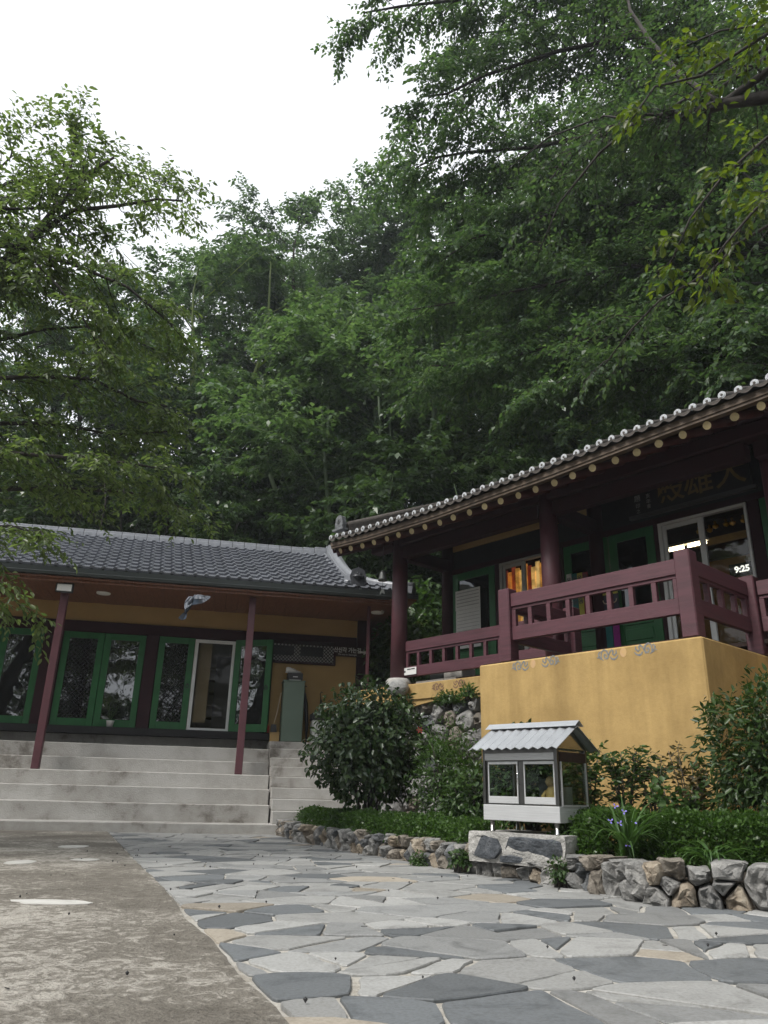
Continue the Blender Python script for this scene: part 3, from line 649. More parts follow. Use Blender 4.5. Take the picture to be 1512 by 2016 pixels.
um2 = copy_tree(um); um2.name = 'umbrella.001'; um2['label'] = 'folded black umbrella standing just behind the white crate'; um2['group'] = um['group'] = 'black umbrellas on the landing'
um2.location = Vector(LO) + Matrix.Rotation(LRZ, 3, 'Z') @ Vector((.34, -.05, -.12))
# ============================================================ RIGHT HALL on its yellow terrace
HO, HRZ = (3.375, 7.91, 0), R(-48.4)
hall = thing('temple_hall', 'maroon timber shrine hall with clay tile eave above the yellow terrace', 'shrine hall', HO, HRZ)
terr = thing('terrace_wall', 'yellow plastered terrace block painted with grey scrolls below the maroon railing', 'wall', HO, HRZ)
def hpart(name, mats, fn, par=None, bev=0):
    s = MB(); fn(s); return s.build(name, mats, par or hall, bev)
def wavy_block(s, x0, x1, y0, y1, z0, z1): s.box(x0, x1, y0, y1, z0, z1)
tb = hpart('terrace_block', yellow, lambda s: wavy_block(s, -3.095, 0, 0, 2.9, 0.05, 2.325), terr, .018)
hpart('terrace_floor', wood_dark, lambda s: s.box(-3.05, -.04, .04, 2.8, 2.325, 2.34), terr)
hpart('base_wall', yellow, lambda s: s.box(-7.4, -3.1, 1.47, 2.9, 2.20, 2.47), terr, .01)
hpart('base_wall', yellow, lambda s: s.box(.003, 8, 1.62, 2.9, .05, 2.36), terr, .01)
hpart('base_core', m_soil, lambda s: s.box(-7.3, -3.1, 1.75, 9, .05, 2.19), terr)
hpart('plaster_skirt', yellow, lambda s: s.prism([(-6.6, 2.21), (-6.45, 2.05), (-6.1, 2.06), (-5.8, 2.11), (-5.4, 2.16), (-4.9, 2.13), (-4.2, 2.17), (-3.8, 2.12), (-3.1, 2.18), (-3.1, 2.22)], 1.50, 1.56), terr)
# painted scrolls
def ribbon(pts, w_, mat, par, name, y):
    s = MB(); vs = []; fs = []; k = len(pts)
    for i, (x, z) in enumerate(pts):
        a = pts[max(0, i - 1)]; b = pts[min(k - 1, i + 1)]; d = Vector((b[0] - a[0], b[1] - a[1]));
        if d.length < 1e-6: d = Vector((1, 0))
        d.normalize(); n_ = Vector((-d.y, d.x)) * (w_ / 2) * (.55 + .9 * math.sin(math.pi * min(.97, .06 + i / (k - 1))))
        for (dx, dz, yy) in ((n_.x, n_.y, y), (-n_.x, -n_.y, y), (n_.x, n_.y, y + .004), (-n_.x, -n_.y, y + .004)): vs.append((x + dx, yy, z + dz))
    for i in range(k - 1):
        a = 4 * i; b = a + 4; fs += [(a, b, b + 1, a + 1), (a + 2, a + 3, b + 3, b + 2), (a, a + 2, b + 2, b), (a + 1, b + 1, b + 3, a + 3)]
    s.add(vs, fs)
    return s
def arcpts(cx, cz, r0, r1, a0, a1, n=16): return [(cx + (r0 + (r1 - r0) * i / n) * math.cos(R(a0 + (a1 - a0) * i / n)), cz + (r0 + (r1 - r0) * i / n) * math.sin(R(a0 + (a1 - a0) * i / n))) for i in range(n + 1)]
def scroll(x0, x1, zc, y, mat, par, pink=True):
    W = x1 - x0; h = W / 7.8; wd = W * .022
    def add(pts, k=1.0):
        ribbon([(x0 + px * W, zc + pz * h) for px, pz in pts], wd * k, mat, par, '', y).build('scroll_stroke', mat, par)
    half = [
        [(.0, -.25), (.04, -.15), (.03, .15), (.05, .42), (.075, .3)],
        [(.04, -.3), (.07, -.45), (.06, -.1)],
        [(px, pz) for px, pz in [(.16, -.1), (.155, .08), (.135, .1), (.125, -.1), (.14, -.4), (.18, -.42), (.20, -.1), (.175, .45), (.13, .62), (.09, .45), (.075, 0), (.085, -.4), (.11, -.62)]],
        [(.20, -.1), (.235, .35), (.265, .5), (.285, .35), (.28, .12), (.265, .15)],
        [(.23, -.25), (.25, -.52), (.29, -.62), (.335, -.48), (.365, -.2)],
        [(.265, .05), (.30, -.15), (.34, .1), (.335, .45)],
    ]
    for st in half:
        add(st)
    for st in half: add([(1 - px, pz * 1.0 + .12) for px, pz in st])
    if pink:
        pp = []
        for i in range(12): t = 6.283 * i / 12; pp.append((x0 + W * (.455 + .055 * math.cos(t)), zc + h * (.05 + .55 * math.sin(t))))
        MB().prism(pp, y + .001, y + .004).build('scroll_lotus', scroll_pink, par)
scroll(-2.54, -1.80, 2.252, -.003, scroll_blue, terr)
scroll(-1.28, -.52, 2.252, -.003, scroll_blue, terr)
scroll(-5.42, -4.66, 2.375, 1.466, scroll_brown, terr, False)
# --- railing
rail = thing('balcony_railing', 'maroon wooden balcony railing with square openings round the yellow terrace', 'railing', HO, HRZ)
def rpart(name, fn, bev=.006): s = MB(); fn(s); return s.build(name, maroon_rail, rail, bev)
PZ = 3.31
for x0, y0, zb in ((-2.765, .03, 2.335), (-.235, .03, 2.335), (-.20, 1.56, 2.335), (-2.765, 1.5, 2.47), (2.9, 1.56, 2.36)):
    rpart('rail_post', lambda s: s.box(x0, x0 + .185, y0, y0 + .185, zb, PZ), .012)
def run(p, q, ratio=None, n=8, z0=2.61, z1=3.235):
    p, q = Vector(p), Vector(q); d = q - p; L = d.length; t = .07
    rpart('top_rail', lambda s: s.beam((p.x, p.y, z1 - .09), (q.x, q.y, z1 - .09), t + .02, .18))
    rpart('bottom_rail', lambda s: s.beam((p.x, p.y, z0 + .09), (q.x, q.y, z0 + .09), t, .18))
    rpart('mid_rail', lambda s: s.beam((p.x, p.y, z1 - .20), (q.x, q.y, z1 - .20), t - .02, .045))
    for k in range(n + 1):
        c = p + d * (k / n); c = p + d.normalized() * min(L - .03, max(.03, L * k / n))
        rpart('baluster', lambda s: s.beam((c.x, c.y, z0 + .18), (c.x, c.y, z1 - .222), .056, t - .01, 0, (d.normalized().x, d.normalized().y, 0)), .003)
run((-2.575, .11), (-.24, .11), n=8)
run((-.14, .215), (-.14, 1.56), n=4)
run((-2.68, .215), (-2.68, 1.5), n=4)
run((-6.12, 1.55), (-2.77, 1.55), n=11)
run((.0, 1.64), (2.9, 1.64), n=9)
lab = thing('paper_notice', 'small white notice stuck on the left end of the maroon railing', 'notice', HO, HRZ)
MB().box(-6.16, -5.83, 1.497, 1.502, 2.64, 2.765).build('sheet', white_plastic, lab)
for (x, z, w_, h_) in ((-6.01, 2.735, .09, .02), (-5.91, 2.737, .09, .02), (-6.12, 2.70, .05, .03)): MB().box(x - w_ / 2, x + w_ / 2, 1.495, 1.4965, z - h_ / 2, z + h_ / 2).build('print', black_plastic, lab)
# --- hall columns and beams
for x in (-6.28, -2.92, .32, 3.5):
    hpart('column', maroon, lambda s: s.tube([(x, 1.5 + (.0 if x != .32 else .35), 2.47 if x < -3 else 2.34), (x, 1.5 + (.0 if x != .32 else .35), 5.25)], [.150, .140], 16))
    hpart('column_base', m_step, lambda s: s.lathe([(.24, 0), (.24, .05), (.19, .12)], (x, 1.5 + (.0 if x != .32 else .35), 2.34 if x > -3 else 2.47), 16))
for x in (-6.30, -2.92, .32):
    hpart('wall_column', maroon_dark, lambda s: s.tube([(x, 2.82, 2.36), (x, 2.82, 6.2)], .13, 14))
hpart('porch_floor', wood_dark, lambda s: s.box(-6.9, 8, 1.62, 2.85, 2.472, 2.52))
xs = [(-6.14, -3.06), (-2.78, .18), (.46, 3.36)]
for x0, x1 in xs:
    hpart('tie_beam', maroon_dark, lambda s: s.box(x0, x1, 1.42, 1.58, 4.77, 5.0), bev=.01)  # darker maroon stands in for the dim light under the eave
hpart('purlin_beam', maroon_dark, lambda s: s.box(-7.0, 8, 1.38, 1.62, 5.02, 5.22), bev=.02)
hpart('purlin', maroon_dark, lambda s: s.tube([(-7.3, 1.5, 5.36), (8, 1.5, 5.36)], .14, 12))
for x in (-6.28, -2.92, .32): hpart('cross_beam', maroon_dark, lambda s: s.box(x - .09, x + .09, 1.55, 2.8, 4.80, 5.03), bev=.01)
hpart('gable_beam', maroon_dark, lambda s: s.box(-6.40, -6.2, 2.9, 8, 4.8, 5.1))
# facade
hpart('upper_wall', black_paint, lambda s: s.box(-6.2, 8, 2.84, 2.95, 4.76, 6.3))
hpart('plaster_band', yellow_in, lambda s: s.box(-6.15, -2.95, 2.80, 2.838, 5.20, 5.40))
hpart('side_wall', maroon_dark, lambda s: s.box(-6.34, -6.24, 2.95, 8, 2.36, 5.8))
hpart('lintel', maroon_dark, lambda s: s.box(-6.2, 8, 2.78, 2.90, 4.73, 4.82))
hpart('threshold', maroon_dark, lambda s: s.box(-6.2, 8, 2.77, 2.90, 2.36, 2.60))
for x0, x1 in ((-5.10, -5.00), (-3.98, -3.6), (-1.89, -1.82), (-.44, -.28), (1.1, 1.3)):
    hpart('jamb', maroon_dark, lambda s: s.box(x0, x1, 2.80, 2.90, 2.60, 4.73))
def green_door(x0, x1, lat=True):
    f = MB(); y = 2.805; z0, z1 = 2.60, 4.73; a = .14
    f.box(x0, x0 + a, y, y + .06, z0, z1); f.box(x1 - a, x1, y, y + .06, z0, z1); f.box(x0 + a, x1 - a, y, y + .06, z1 - .14, z1); f.box(x0 + a, x1 - a, y, y + .06, z0, z0 + .12); f.box(x0 + a, x1 - a, y, y + .06, z0 + .62, z0 + .74)
    d = f.build('door', green, hall, .006)
    MB().box(x0 + a - .01, x1 - a + .01, y + .02, y + .035, z0 + .11, z0 + .63).build('door_panel', green, d)
    for k in range(2): MB().box(x0 + a + .03, x1 - a - .03, y + .008, y + .02, z0 + .15 + .23 * k, z0 + .33 + .23 * k).build('raised_panel', green, d, .006)
    MB().box(x0 + a - .01, x1 - a + .01, y + .028, y + .034, z0 + .73, z1 - .13).build('pane', dpane, d)
    return d
green_door(-6.17, -5.12); green_door(-3.58, -2.72 - .0); green_door(-2.70, -1.90); green_door(-.27, .18); green_door(.46, 1.08)
hglass = glass_mat('hall_glass', (.88, .86, .80), 1.34, .02, 2)
def white_window(x0, x1, fm, z0=2.64, z1=4.725, mid=.5, head=.045):
    f = MB(); y = 2.79
    f.box(x0, x0 + .06, y, y + .09, z0, z1); f.box(x1 - .04, x1, y, y + .09, z0, z1); f.box(x0 + .06, x1 - .04, y, y + .09, z1 - head, z1); f.box(x0 + .06, x1 - .04, y, y + .09, z0, z0 + .05)
    wn = f.build('window', fm, hall, .004); m_ = x0 + (x1 - x0) * mid
    s = MB()                                                        # sliding sash on the left
    s.box(x0 + .065, x0 + .12, y + .03, y + .06, z0 + .055, z1 - head - .005); s.box(m_ - .055, m_ + .03, y + .02, y + .06, z0 + .055, z1 - head - .005)
    s.box(x0 + .12, m_ - .055, y + .03, y + .06, z1 - head - .07, z1 - head - .006); s.box(x0 + .12, m_ - .055, y + .03, y + .06, z0 + .056, z0 + .12)
    s.build('sash', fm, wn, .003)
    MB().box(x0 + .11, m_ - .05, y + .042, y + .047, z0 + .11, z1 - head - .06).build('pane', hglass, wn)
    MB().box(m_ + .03, x1 - .04, y + .065, y + .070, z0 + .05, z1 - head).build('pane', hglass, wn)
    return wn
white_window(-4.99, -3.99, grey_frame, mid=.55)
white_window(-1.815, -.45, white_frame, mid=.50)
white_window(1.32, 2.9, white_frame)
# inside
hpart('room_back_wall', interior_warm, lambda s: s.box(-6.2, 8, 7.0, 7.1, 2.4, 5.25))
hpart('room_dark_beam', wood_dark, lambda s: s.box(-6.2, 8, 6.9, 7.1, 5.25, 6.6))
hpart('room_floor', wood_ceiling, lambda s: s.box(-6.2, 8, 2.95, 7.0, 2.40, 2.5))
hpart('room_ceiling', wood_dark, lambda s: s.box(-6.2, 8, 2.95, 7.1, 6.1, 6.2))
tube_on = emis('lit_tube', (1.0, .88, .62), 12)
def tube_lamp(x, y, z, L, lab):
    t = thing('tube_lamp', lab, 'lamp', HO, HRZ, 'lit tube lamps inside the hall')
    MB().tube([(x, y, z), (x + L, y, z)], .024, 10).build('tube', tube_on, t); MB().box(x - .03, x + L + .03, y - .05, y + .05, z + .04, z + .09).build('fitting', white_plastic, t)
tube_lamp(-2.78, 4.9, 4.97, .33, 'lit tube lamp seen through the hall window left of the railing corner post')
tube_lamp(-2.37, 4.9, 4.97, .34, 'lit tube lamp seen through the hall window right of the railing corner post')
glow = thing('glowing_screen', 'warm glowing red and orange striped screen inside the left hall window', 'lantern', HO, HRZ)
cols = [(.45, .10, .02), (.16, .02, .012), (.62, .22, .04), (.30, .05, .015), (.80, .40, .09), (.95, .60, .20), (.70, .30, .06), (.22, .03, .012), (.90, .55, .18), (.98, .66, .25), (.75, .36, .08), (.40, .10, .02)]
for k, c in enumerate(cols):
    m_g, n_g, l_g, p_g = _mat('glow_%d' % k); tc_ = n_g.new('ShaderNodeTexCoord'); nz_ = n_g.new('ShaderNodeTexNoise'); nz_.inputs['Scale'].default_value = 7; l_g.new(tc_.outputs['Object'], nz_.inputs[0])
    rg_ = ramp(n_g, [(.35, tuple(v * .45 for v in c)), (.6, c)]); l_g.new(nz_.outputs[0], rg_.inputs[0]); l_g.new(rg_.outputs[0], p_g.inputs['Emission Color']); l_g.new(rg_.outputs[0], p_g.inputs['Base Color']); p_g.inputs['Emission Strength'].default_value = .6
    MB().box(-6.12 + .1 * k, -6.025 + .1 * k, 4.2 + .010 * (k % 2), 4.23, 3.75, 5.12 - .05 * (k % 3)).build('glowing_panel', m_g, glow)
MB().box(-6.15, -4.88, 4.25, 4.3, 3.7, 5.16).build('frame', wood_dark, glow)
clock = thing('wall_clock', 'digital wall clock showing white figures inside the right hall window', 'clock', HO, HRZ)
MB().box(-1.74, -1.30, 5.0, 5.04, 4.29, 4.51).build('case', black_plastic, clock)
text('figures', '9:25', .15, emis('clock_figures', (.9, .95, 1.0), 1.2), clock, (-1.52, 4.99, 4.40), bold=.006)
alt = thing('gilt_canopy', 'row of gilded altar ornaments glinting high inside the right hall window', 'ornament', HO, HRZ)
ra = random.Random(5)
for k in range(9):
    MB().lathe([(0, -.05), (.05, -.02), (.06, .02), (.02, .05), (.03, .09), (0, .12)], (-2.5 + .16 * k, 5.7 + .1 * (k % 2), 5.42 + ra.uniform(-.08, .12)), 8).build('finial', gold, alt)
MB().box(-2.7, -1.0, 5.85, 5.89, 5.22, 5.36).build('valance', gold_dull, alt)
pf = thing('picture_frame', 'framed picture on the back wall at the right edge of the hall window', 'picture', HO, HRZ)
MB().box(-2.2, -1.7, 6.9, 6.95, 4.2, 5.2).build('frame', gold_dull, pf); MB().box(-2.15, -1.75, 6.89, 6.899, 4.25, 5.15).build('print', paper, pf)
# signboard 大雄殿, read from right to left
sgn = thing('name_board', 'black signboard with dull gold characters hung under the hall eave', 'signboard', HO, HRZ)
brd = thing('tmp2', None, None); bpy.data.objects.remove(brd)
MB().box(-2.0, -.18, 2.42, 2.46, 4.80, 5.32).build('board', black_paint, sgn)
fr = MB(); fr.box(-2.06, -.12, 2.40, 2.47, 4.745, 4.80); fr.box(-2.06, -.12, 2.40, 2.47, 5.32, 5.37); fr.build('board_frame', M('board_frame_grey', (.07, .07, .075), (.05, .05, .055), 5, .5), sgn)
for ch, x in (('大', -.45), ('雄', -.92), ('殿', -1.36)):
    text('character', ch, .46, gold_dull, sgn, (x, 2.417, 5.055), bold=.004)
sm_w = M('faded_white_paint', (.40, .40, .38), (.3, .3, .29), 8, .7)
for ch, x, z, s_ in (('丁', -1.68, 5.17, .09), ('亥', -1.72, 5.06, .08), ('年', -1.72, 4.97, .08), ('書', -1.72, 4.89, .07), ('題', -1.90, 5.06, .11), ('印', -1.90, 4.94, .08), ('之', -1.90, 4.85, .07)):
    text('small_character', ch, s_, sm_w, sgn, (x, 2.417, z))
# hanging calendar sheets, prayer banners
cal = thing('hanging_calendar', 'grey printed calendar sheets hanging on the leftmost green hall door', 'calendar', HO, HRZ)
MB().box(-6.03, -5.41, 2.73, 2.736, 3.98, 4.36).build('upper_sheet', paper, cal); MB().box(-6.03, -5.42, 2.742, 2.748, 3.25, 3.98).build('lower_sheet', paper, cal)
inkm = M('grey_print', (.25, .25, .24), (.33, .33, .32), 9, .8)
for k in range(5): MB().box(-6.0, -5.44, 2.727, 2.729, 4.30 - .065 * k, 4.315 - .065 * k).build('print_line', inkm, cal)
for k in range(9): MB().box(-6.0, -5.45, 2.739, 2.741, 3.90 - .065 * k, 3.908 - .065 * k).build('print_line', inkm, cal)
def dyed(n, c): return M(n, c, tuple(x * .8 for x in c), 6, .8)
cw, ct, cy_, cr, cm = dyed('white_cloth', (.60, .60, .57)), dyed('teal_cloth', (.012, .13, .13)), dyed('yellow_cloth', (.50, .45, .07)), dyed('red_cloth', (.22, .02, .03)), dyed('magenta_cloth', (.22, .006, .17))
bn1 = thing('prayer_banner', 'banner of white, teal, yellow and red strips with black letters on the hall door', 'banner', HO, HRZ, 'prayer banners')
for k, c in enumerate((cw, ct, cy_, cr)):
    x0 = -3.50 + .105 * k; MB().box(x0, x0 + .10, 2.735 - .004 * (k % 2), 2.745, 3.35, 4.22 - .01 * k).build('strip', c, bn1)
    for zz in (4.10, 3.72): text('letter', '卍' if False else '옴', .10, black_plastic, bn1, (x0 + .05, 2.729, zz), bold=.002)
bn2 = thing('prayer_banner', 'banner with looped pattern on top and yellow, teal and magenta tails', 'banner', HO, HRZ, 'prayer banners')
for k, c in enumerate((cy_, ct, cm)):
    x0 = -2.95 + .125 * k; MB().box(x0, x0 + .115, 2.735 - .004 * (k % 2), 2.745, 2.62, 3.46).build('strip', c, bn2)
    MB().prism([(0, -.03), (.02, 0), (0, .03), (-.02, 0)], 0, .002).build('mark', black_plastic, bn2).location = (x0 + .055, 2.727, 2.82)
MB().box(-2.98, -2.56, 2.735, 2.745, 3.46, 3.80).build('headcloth', dyed('dark_brocade', (.05, .05, .07)), bn2); MB().box(-2.98, -2.56, 2.728, 2.734, 3.74, 3.82).build('hem', cy_, bn2)
for k in range(3):
    MB().tube([(-2.92 + .14 * k + .05 * math.cos(R(180 + 18 * t)), 2.728, 3.66 + .06 * math.sin(R(180 + 18 * t))) for t in range(11)], .009, 5).build('loop', M('brocade_loop', (.5, .36, .16), (.5, .45, .4), 20, .6), bn2)
# --- roof
EX = [-8.3, -7.08, -6.2, -4.5, -2.15, -.43, .77, 2.5, 4.5, 8]; EZZ = [5.20, 5.123, 5.07, 5.034, 5.08, 5.150, 5.183, 5.25, 5.36, 5.7]
def ez(x): return float(np.interp(x, EX, EZZ))
TAN = math.tan(R(23))
roofh = hpart('roof', tile_old, lambda s: [s.add([(x, .50, ez(x) + .0), (x + .2, .50, ez(x + .2)), (x + .2, 5.2, ez(x + .2) + 4.7 * TAN), (x, 5.2, ez(x) + 4.7 * TAN)], [(0, 1, 2, 3)]) for x in [-7.3 + .2 * i for i in range(76)]])
hpart('roof_back', tile_old, lambda s: s.add([(-7.3, 5.2, 7.1), (7.9, 5.2, 7.6), (7.9, 10.4, 5.2), (-7.3, 10.4, 5.2)], [(0, 1, 2, 3)]))
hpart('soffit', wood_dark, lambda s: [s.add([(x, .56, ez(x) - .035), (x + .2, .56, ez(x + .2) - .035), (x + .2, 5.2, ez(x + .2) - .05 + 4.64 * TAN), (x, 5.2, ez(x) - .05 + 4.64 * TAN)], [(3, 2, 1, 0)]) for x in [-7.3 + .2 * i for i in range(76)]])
eb = MB()
for i in range(60):
    x0 = -7.15 + .25 * i; x1 = x0 + .25
    for (ya, yb, dz0, dz1) in ((.515, .60, -.115, -.035), (.53, .62, -.155, -.118)):
        k = len(eb.v); eb.add([(x0, ya, ez(x0) + dz0), (x1, ya, ez(x1) + dz0), (x1, yb, ez(x1) + dz0), (x0, yb, ez(x0) + dz0), (x0, ya, ez(x0) + dz1), (x1, ya, ez(x1) + dz1), (x1, yb, ez(x1) + dz1), (x0, yb, ez(x0) + dz1)], [(3, 2, 1, 0), (4, 5, 6, 7), (0, 1, 5, 4), (2, 3, 7, 6)])
eb.build('eave_board', eave_wood, hall)
SP = .187
etm = MB(); etm.tube([(0, -.03, .045), (0, 0, .045), (0, .42, .045 + .42 * TAN), (0, 2.4, .045 + 2.4 * TAN)], [.050, .046, .046, .046], 10, 0, True, True, None)
etm.mi[-2] = 1
etm.tube([(0, -.036, .045), (0, -.03, .045)], [.034, .040], 10, 1); etm.tube([(0, -.039, .045), (0, -.036, .045)], [.016, .018], 8, 0)
etme = etm.mesh('end_tile', [tile_old, tile_white])
ptm = MB(); vs = []; fs = []
for i in range(7):
    u = -1 + i / 3; vs += [(u * SP / 2, -.045, -.035 + .022 * u * u - .028 * (1 - u * u)), (u * SP / 2, -.045, -.012 + .022 * u * u), (u * SP / 2, .4, -.012 + .022 * u * u + .44 * TAN)]
for i in range(6): a = 3 * i; fs += [(a, a + 3, a + 4, a + 1), (a + 1, a + 4, a + 5, a + 2)]
ptme = ptm.add(vs, fs).mesh('pan_tile', tile_old)
rr = random.Random(3)
k = 0; x = -7.10
while x < 4.2:
    dz = rr.uniform(-.006, .006)
    place(etme, 'end_tile', roofh, (x + rr.uniform(-.006, .006), .50 + rr.uniform(-.012, .008), ez(x) + dz), (0, rr.uniform(-.05, .05), rr.uniform(-.04, .04)))
    place(ptme, 'pan_tile', roofh, (x + SP / 2, .50 + rr.uniform(-.01, .01), ez(x + SP / 2) + .018 + dz), (0, 0, rr.uniform(-.03, .03)))
    x += SP
rfm = MB(); rfm.tube([(0, 0, 0), (0, .8, .8 * TAN), (0, 2.35, 2.35 * TAN)], [.052, .056, .056], 12, 0, True, True, 1)
rfme = rfm.mesh('rafter', [rafter_mat, rafter_end])
x = -6.98
while x < 4.0:
    place(rfme, 'rafter', hall, (x + rr.uniform(-.012, .012), .60 + rr.uniform(-.015, .02), ez(x) - .205), (rr.uniform(-.01, .01), 0, rr.uniform(-.012, .012)), (1 + rr.uniform(-.06, .1), 1, 1)); x += .322
# left gable: verge ridge with dark ornamental end
vg = MB(); vg.beam((-7.2, .95, 5.42), (-7.05, 4.9, 7.15), .2, .22); vg.tube([(-7.2, .9, 5.53), (-7.05, 4.9, 7.27)], .075, 10); vg.build('verge_ridge', tile_old, roofh)
hpart('verge_board', maroon_dark, lambda s: s.beam((-7.22, .62, 5.03), (-7.22, 5.2, 7.0), .05, .22))
on = MB(); on.prism([(-.10, -.06), (.10, -.06), (.12, .04), (.085, .17), (.03, .21), (-.03, .21), (-.085, .17), (-.12, .04)], -.05, .05)
for t in range(6): on.tube([(.045 * math.cos(t), -.055, .08 + .05 * math.sin(t)), (.02 * math.cos(t + 1), -.056, .08 + .025 * math.sin(t + 1))], .009, 5)
on.box(-.16, .16, -.08, .06, -.10, -.06)
o = on.build('ridge_ornament', [M('ornament_dark', (.045, .047, .052), (.16, .165, .17), 22, .35)], roofh); o.location = (-7.26, .82, 5.52)
hipb = hpart('corner_rafter', maroon_dark, lambda s: s.beam((-7.1, .62, 4.93), (-6.0, 1.8, 5.35), .13, .18))
# wind bell
wbell = thing('wind_bell', 'small dark bronze wind bell hanging below the left eave corner', 'bell', HO, HRZ)
bronze = M('dark_bronze', (.12, .125, .12), (.08, .085, .08), 8, .45, .1, metal=.6)
MB().lathe([(.085, 0), (.08, .03), (.066, .10), (.058, .15), (.03, .185), (0, .19)], (-6.20, 1.0, 4.27), 16).build('bell', bronze, wbell)
MB().tube([(-6.2, 1.0, 4.45), (-6.2, 1.0, 5.0)], .006, 5).build('wire', bronze, wbell)
MB().tube([(-6.2, 1.0, 4.30), (-6.2, 1.0, 4.12)], .004, 5).build('clapper_wire', bronze, wbell)
MB().prism([(-.05, 0), (0, .05), (.05, 0), (.07, -.07), (0, -.03), (-.07, -.07)], -.004, .004).build('wind_fish', bronze, wbell).location = (-6.2, 1.0, 4.08)
# things under the left railing
ac = thing('vent_unit', 'grey ventilation unit with round grille below the left railing', 'fan unit', HO, HRZ)
MB().box(-6.0, -5.45, 2.0, 2.4, 2.48, 2.70).build('case', M('unit_grey', (.10, .105, .10), (.08, .085, .08), 4, .5), ac, .01)
MB().lathe([(.0, 0), (.08, 0), (.09, .01)], (0, 0, 0), 14).build('grille', black_plastic, ac)
g_ = ac.children[-1]; g_.rotation_euler = (R(90), 0, 0); g_.location = (-5.6, 2.0, 2.59)
wbx = thing('stone_slab', 'pale square stone slab under the left railing, beside the ventilation unit', 'slab', HO, HRZ)
MB().box(-5.42, -5.0, 1.75, 2.1, 2.475, 2.71).build('slab', m_step, wbx, .01); MB().box(-5.95, -5.0, 1.6, 1.74, 2.47, 2.53).build('foot_slab', m_step, wbx, .01)
# ============================================================ STONE WALLS
def rock_mat(name, c1, c2, c3):
    m, n, l, p = _mat(name); tc = n.new('ShaderNodeTexCoord'); oi = n.new('ShaderNodeObjectInfo')
    ad = n.new('ShaderNodeVectorMath'); ad.operation = 'ADD'; sc_ = n.new('ShaderNodeVectorMath'); sc_.operation = 'SCALE'; sc_.inputs[3].default_value = 40
    cmb = n.new('ShaderNodeCombineXYZ'); l.new(oi.outputs['Random'], cmb.inputs[0]); l.new(cmb.outputs[0], sc_.inputs[0]); l.new(tc.outputs['Object'], ad.inputs[0]); l.new(sc_.outputs[0], ad.inputs[1])
    a = n.new('ShaderNodeTexNoise'); a.inputs['Scale'].default_value = 9; a.inputs['Detail'].default_value = 10; a.inputs['Roughness'].default_value = .7; l.new(ad.outputs[0], a.inputs[0])
    rp = ramp(n, [(.33, c1), (.5, c2), (.68, c3)]); l.new(a.outputs[0], rp.inputs[0])
    hs = n.new('ShaderNodeHueSaturation'); mr = n.new('ShaderNodeMapRange'); mr.inputs[3].default_value = .8; mr.inputs[4].default_value = 1.2; l.new(oi.outputs['Random'], mr.inputs[0]); l.new(mr.outputs[0], hs.inputs['Value']); l.new(rp.outputs[0], hs.inputs['Color']); l.new(hs.outputs[0], p.inputs['Base Color'])
    p.inputs['Roughness'].default_value = .85
    b = n.new('ShaderNodeTexNoise'); b.inputs['Scale'].default_value = 28; b.inputs['Detail'].default_value = 10; b.inputs['Roughness'].default_value = .7; l.new(ad.outputs[0], b.inputs[0])
    bp = n.new('ShaderNodeBump'); bp.inputs['Strength'].default_value = 1; bp.inputs['Distance'].default_value = .035; l.new(b.outputs[0], bp.inputs['Height']); l.new(bp.outputs[0], p.inputs['Normal']); return m
rocks = [rock_mat('grey_rock', (.11, .11, .108), (.25, .247, .238), (.42, .41, .39)), rock_mat('tan_rock', (.14, .112, .082), (.30, .25, .19), (.45, .40, .32)), rock_mat('brown_rock', (.10, .086, .07), (.22, .193, .16), (.37, .335, .285)), rock_mat('dark_rock', (.06, .066, .07), (.13, .137, .143), (.24, .24, .24))]
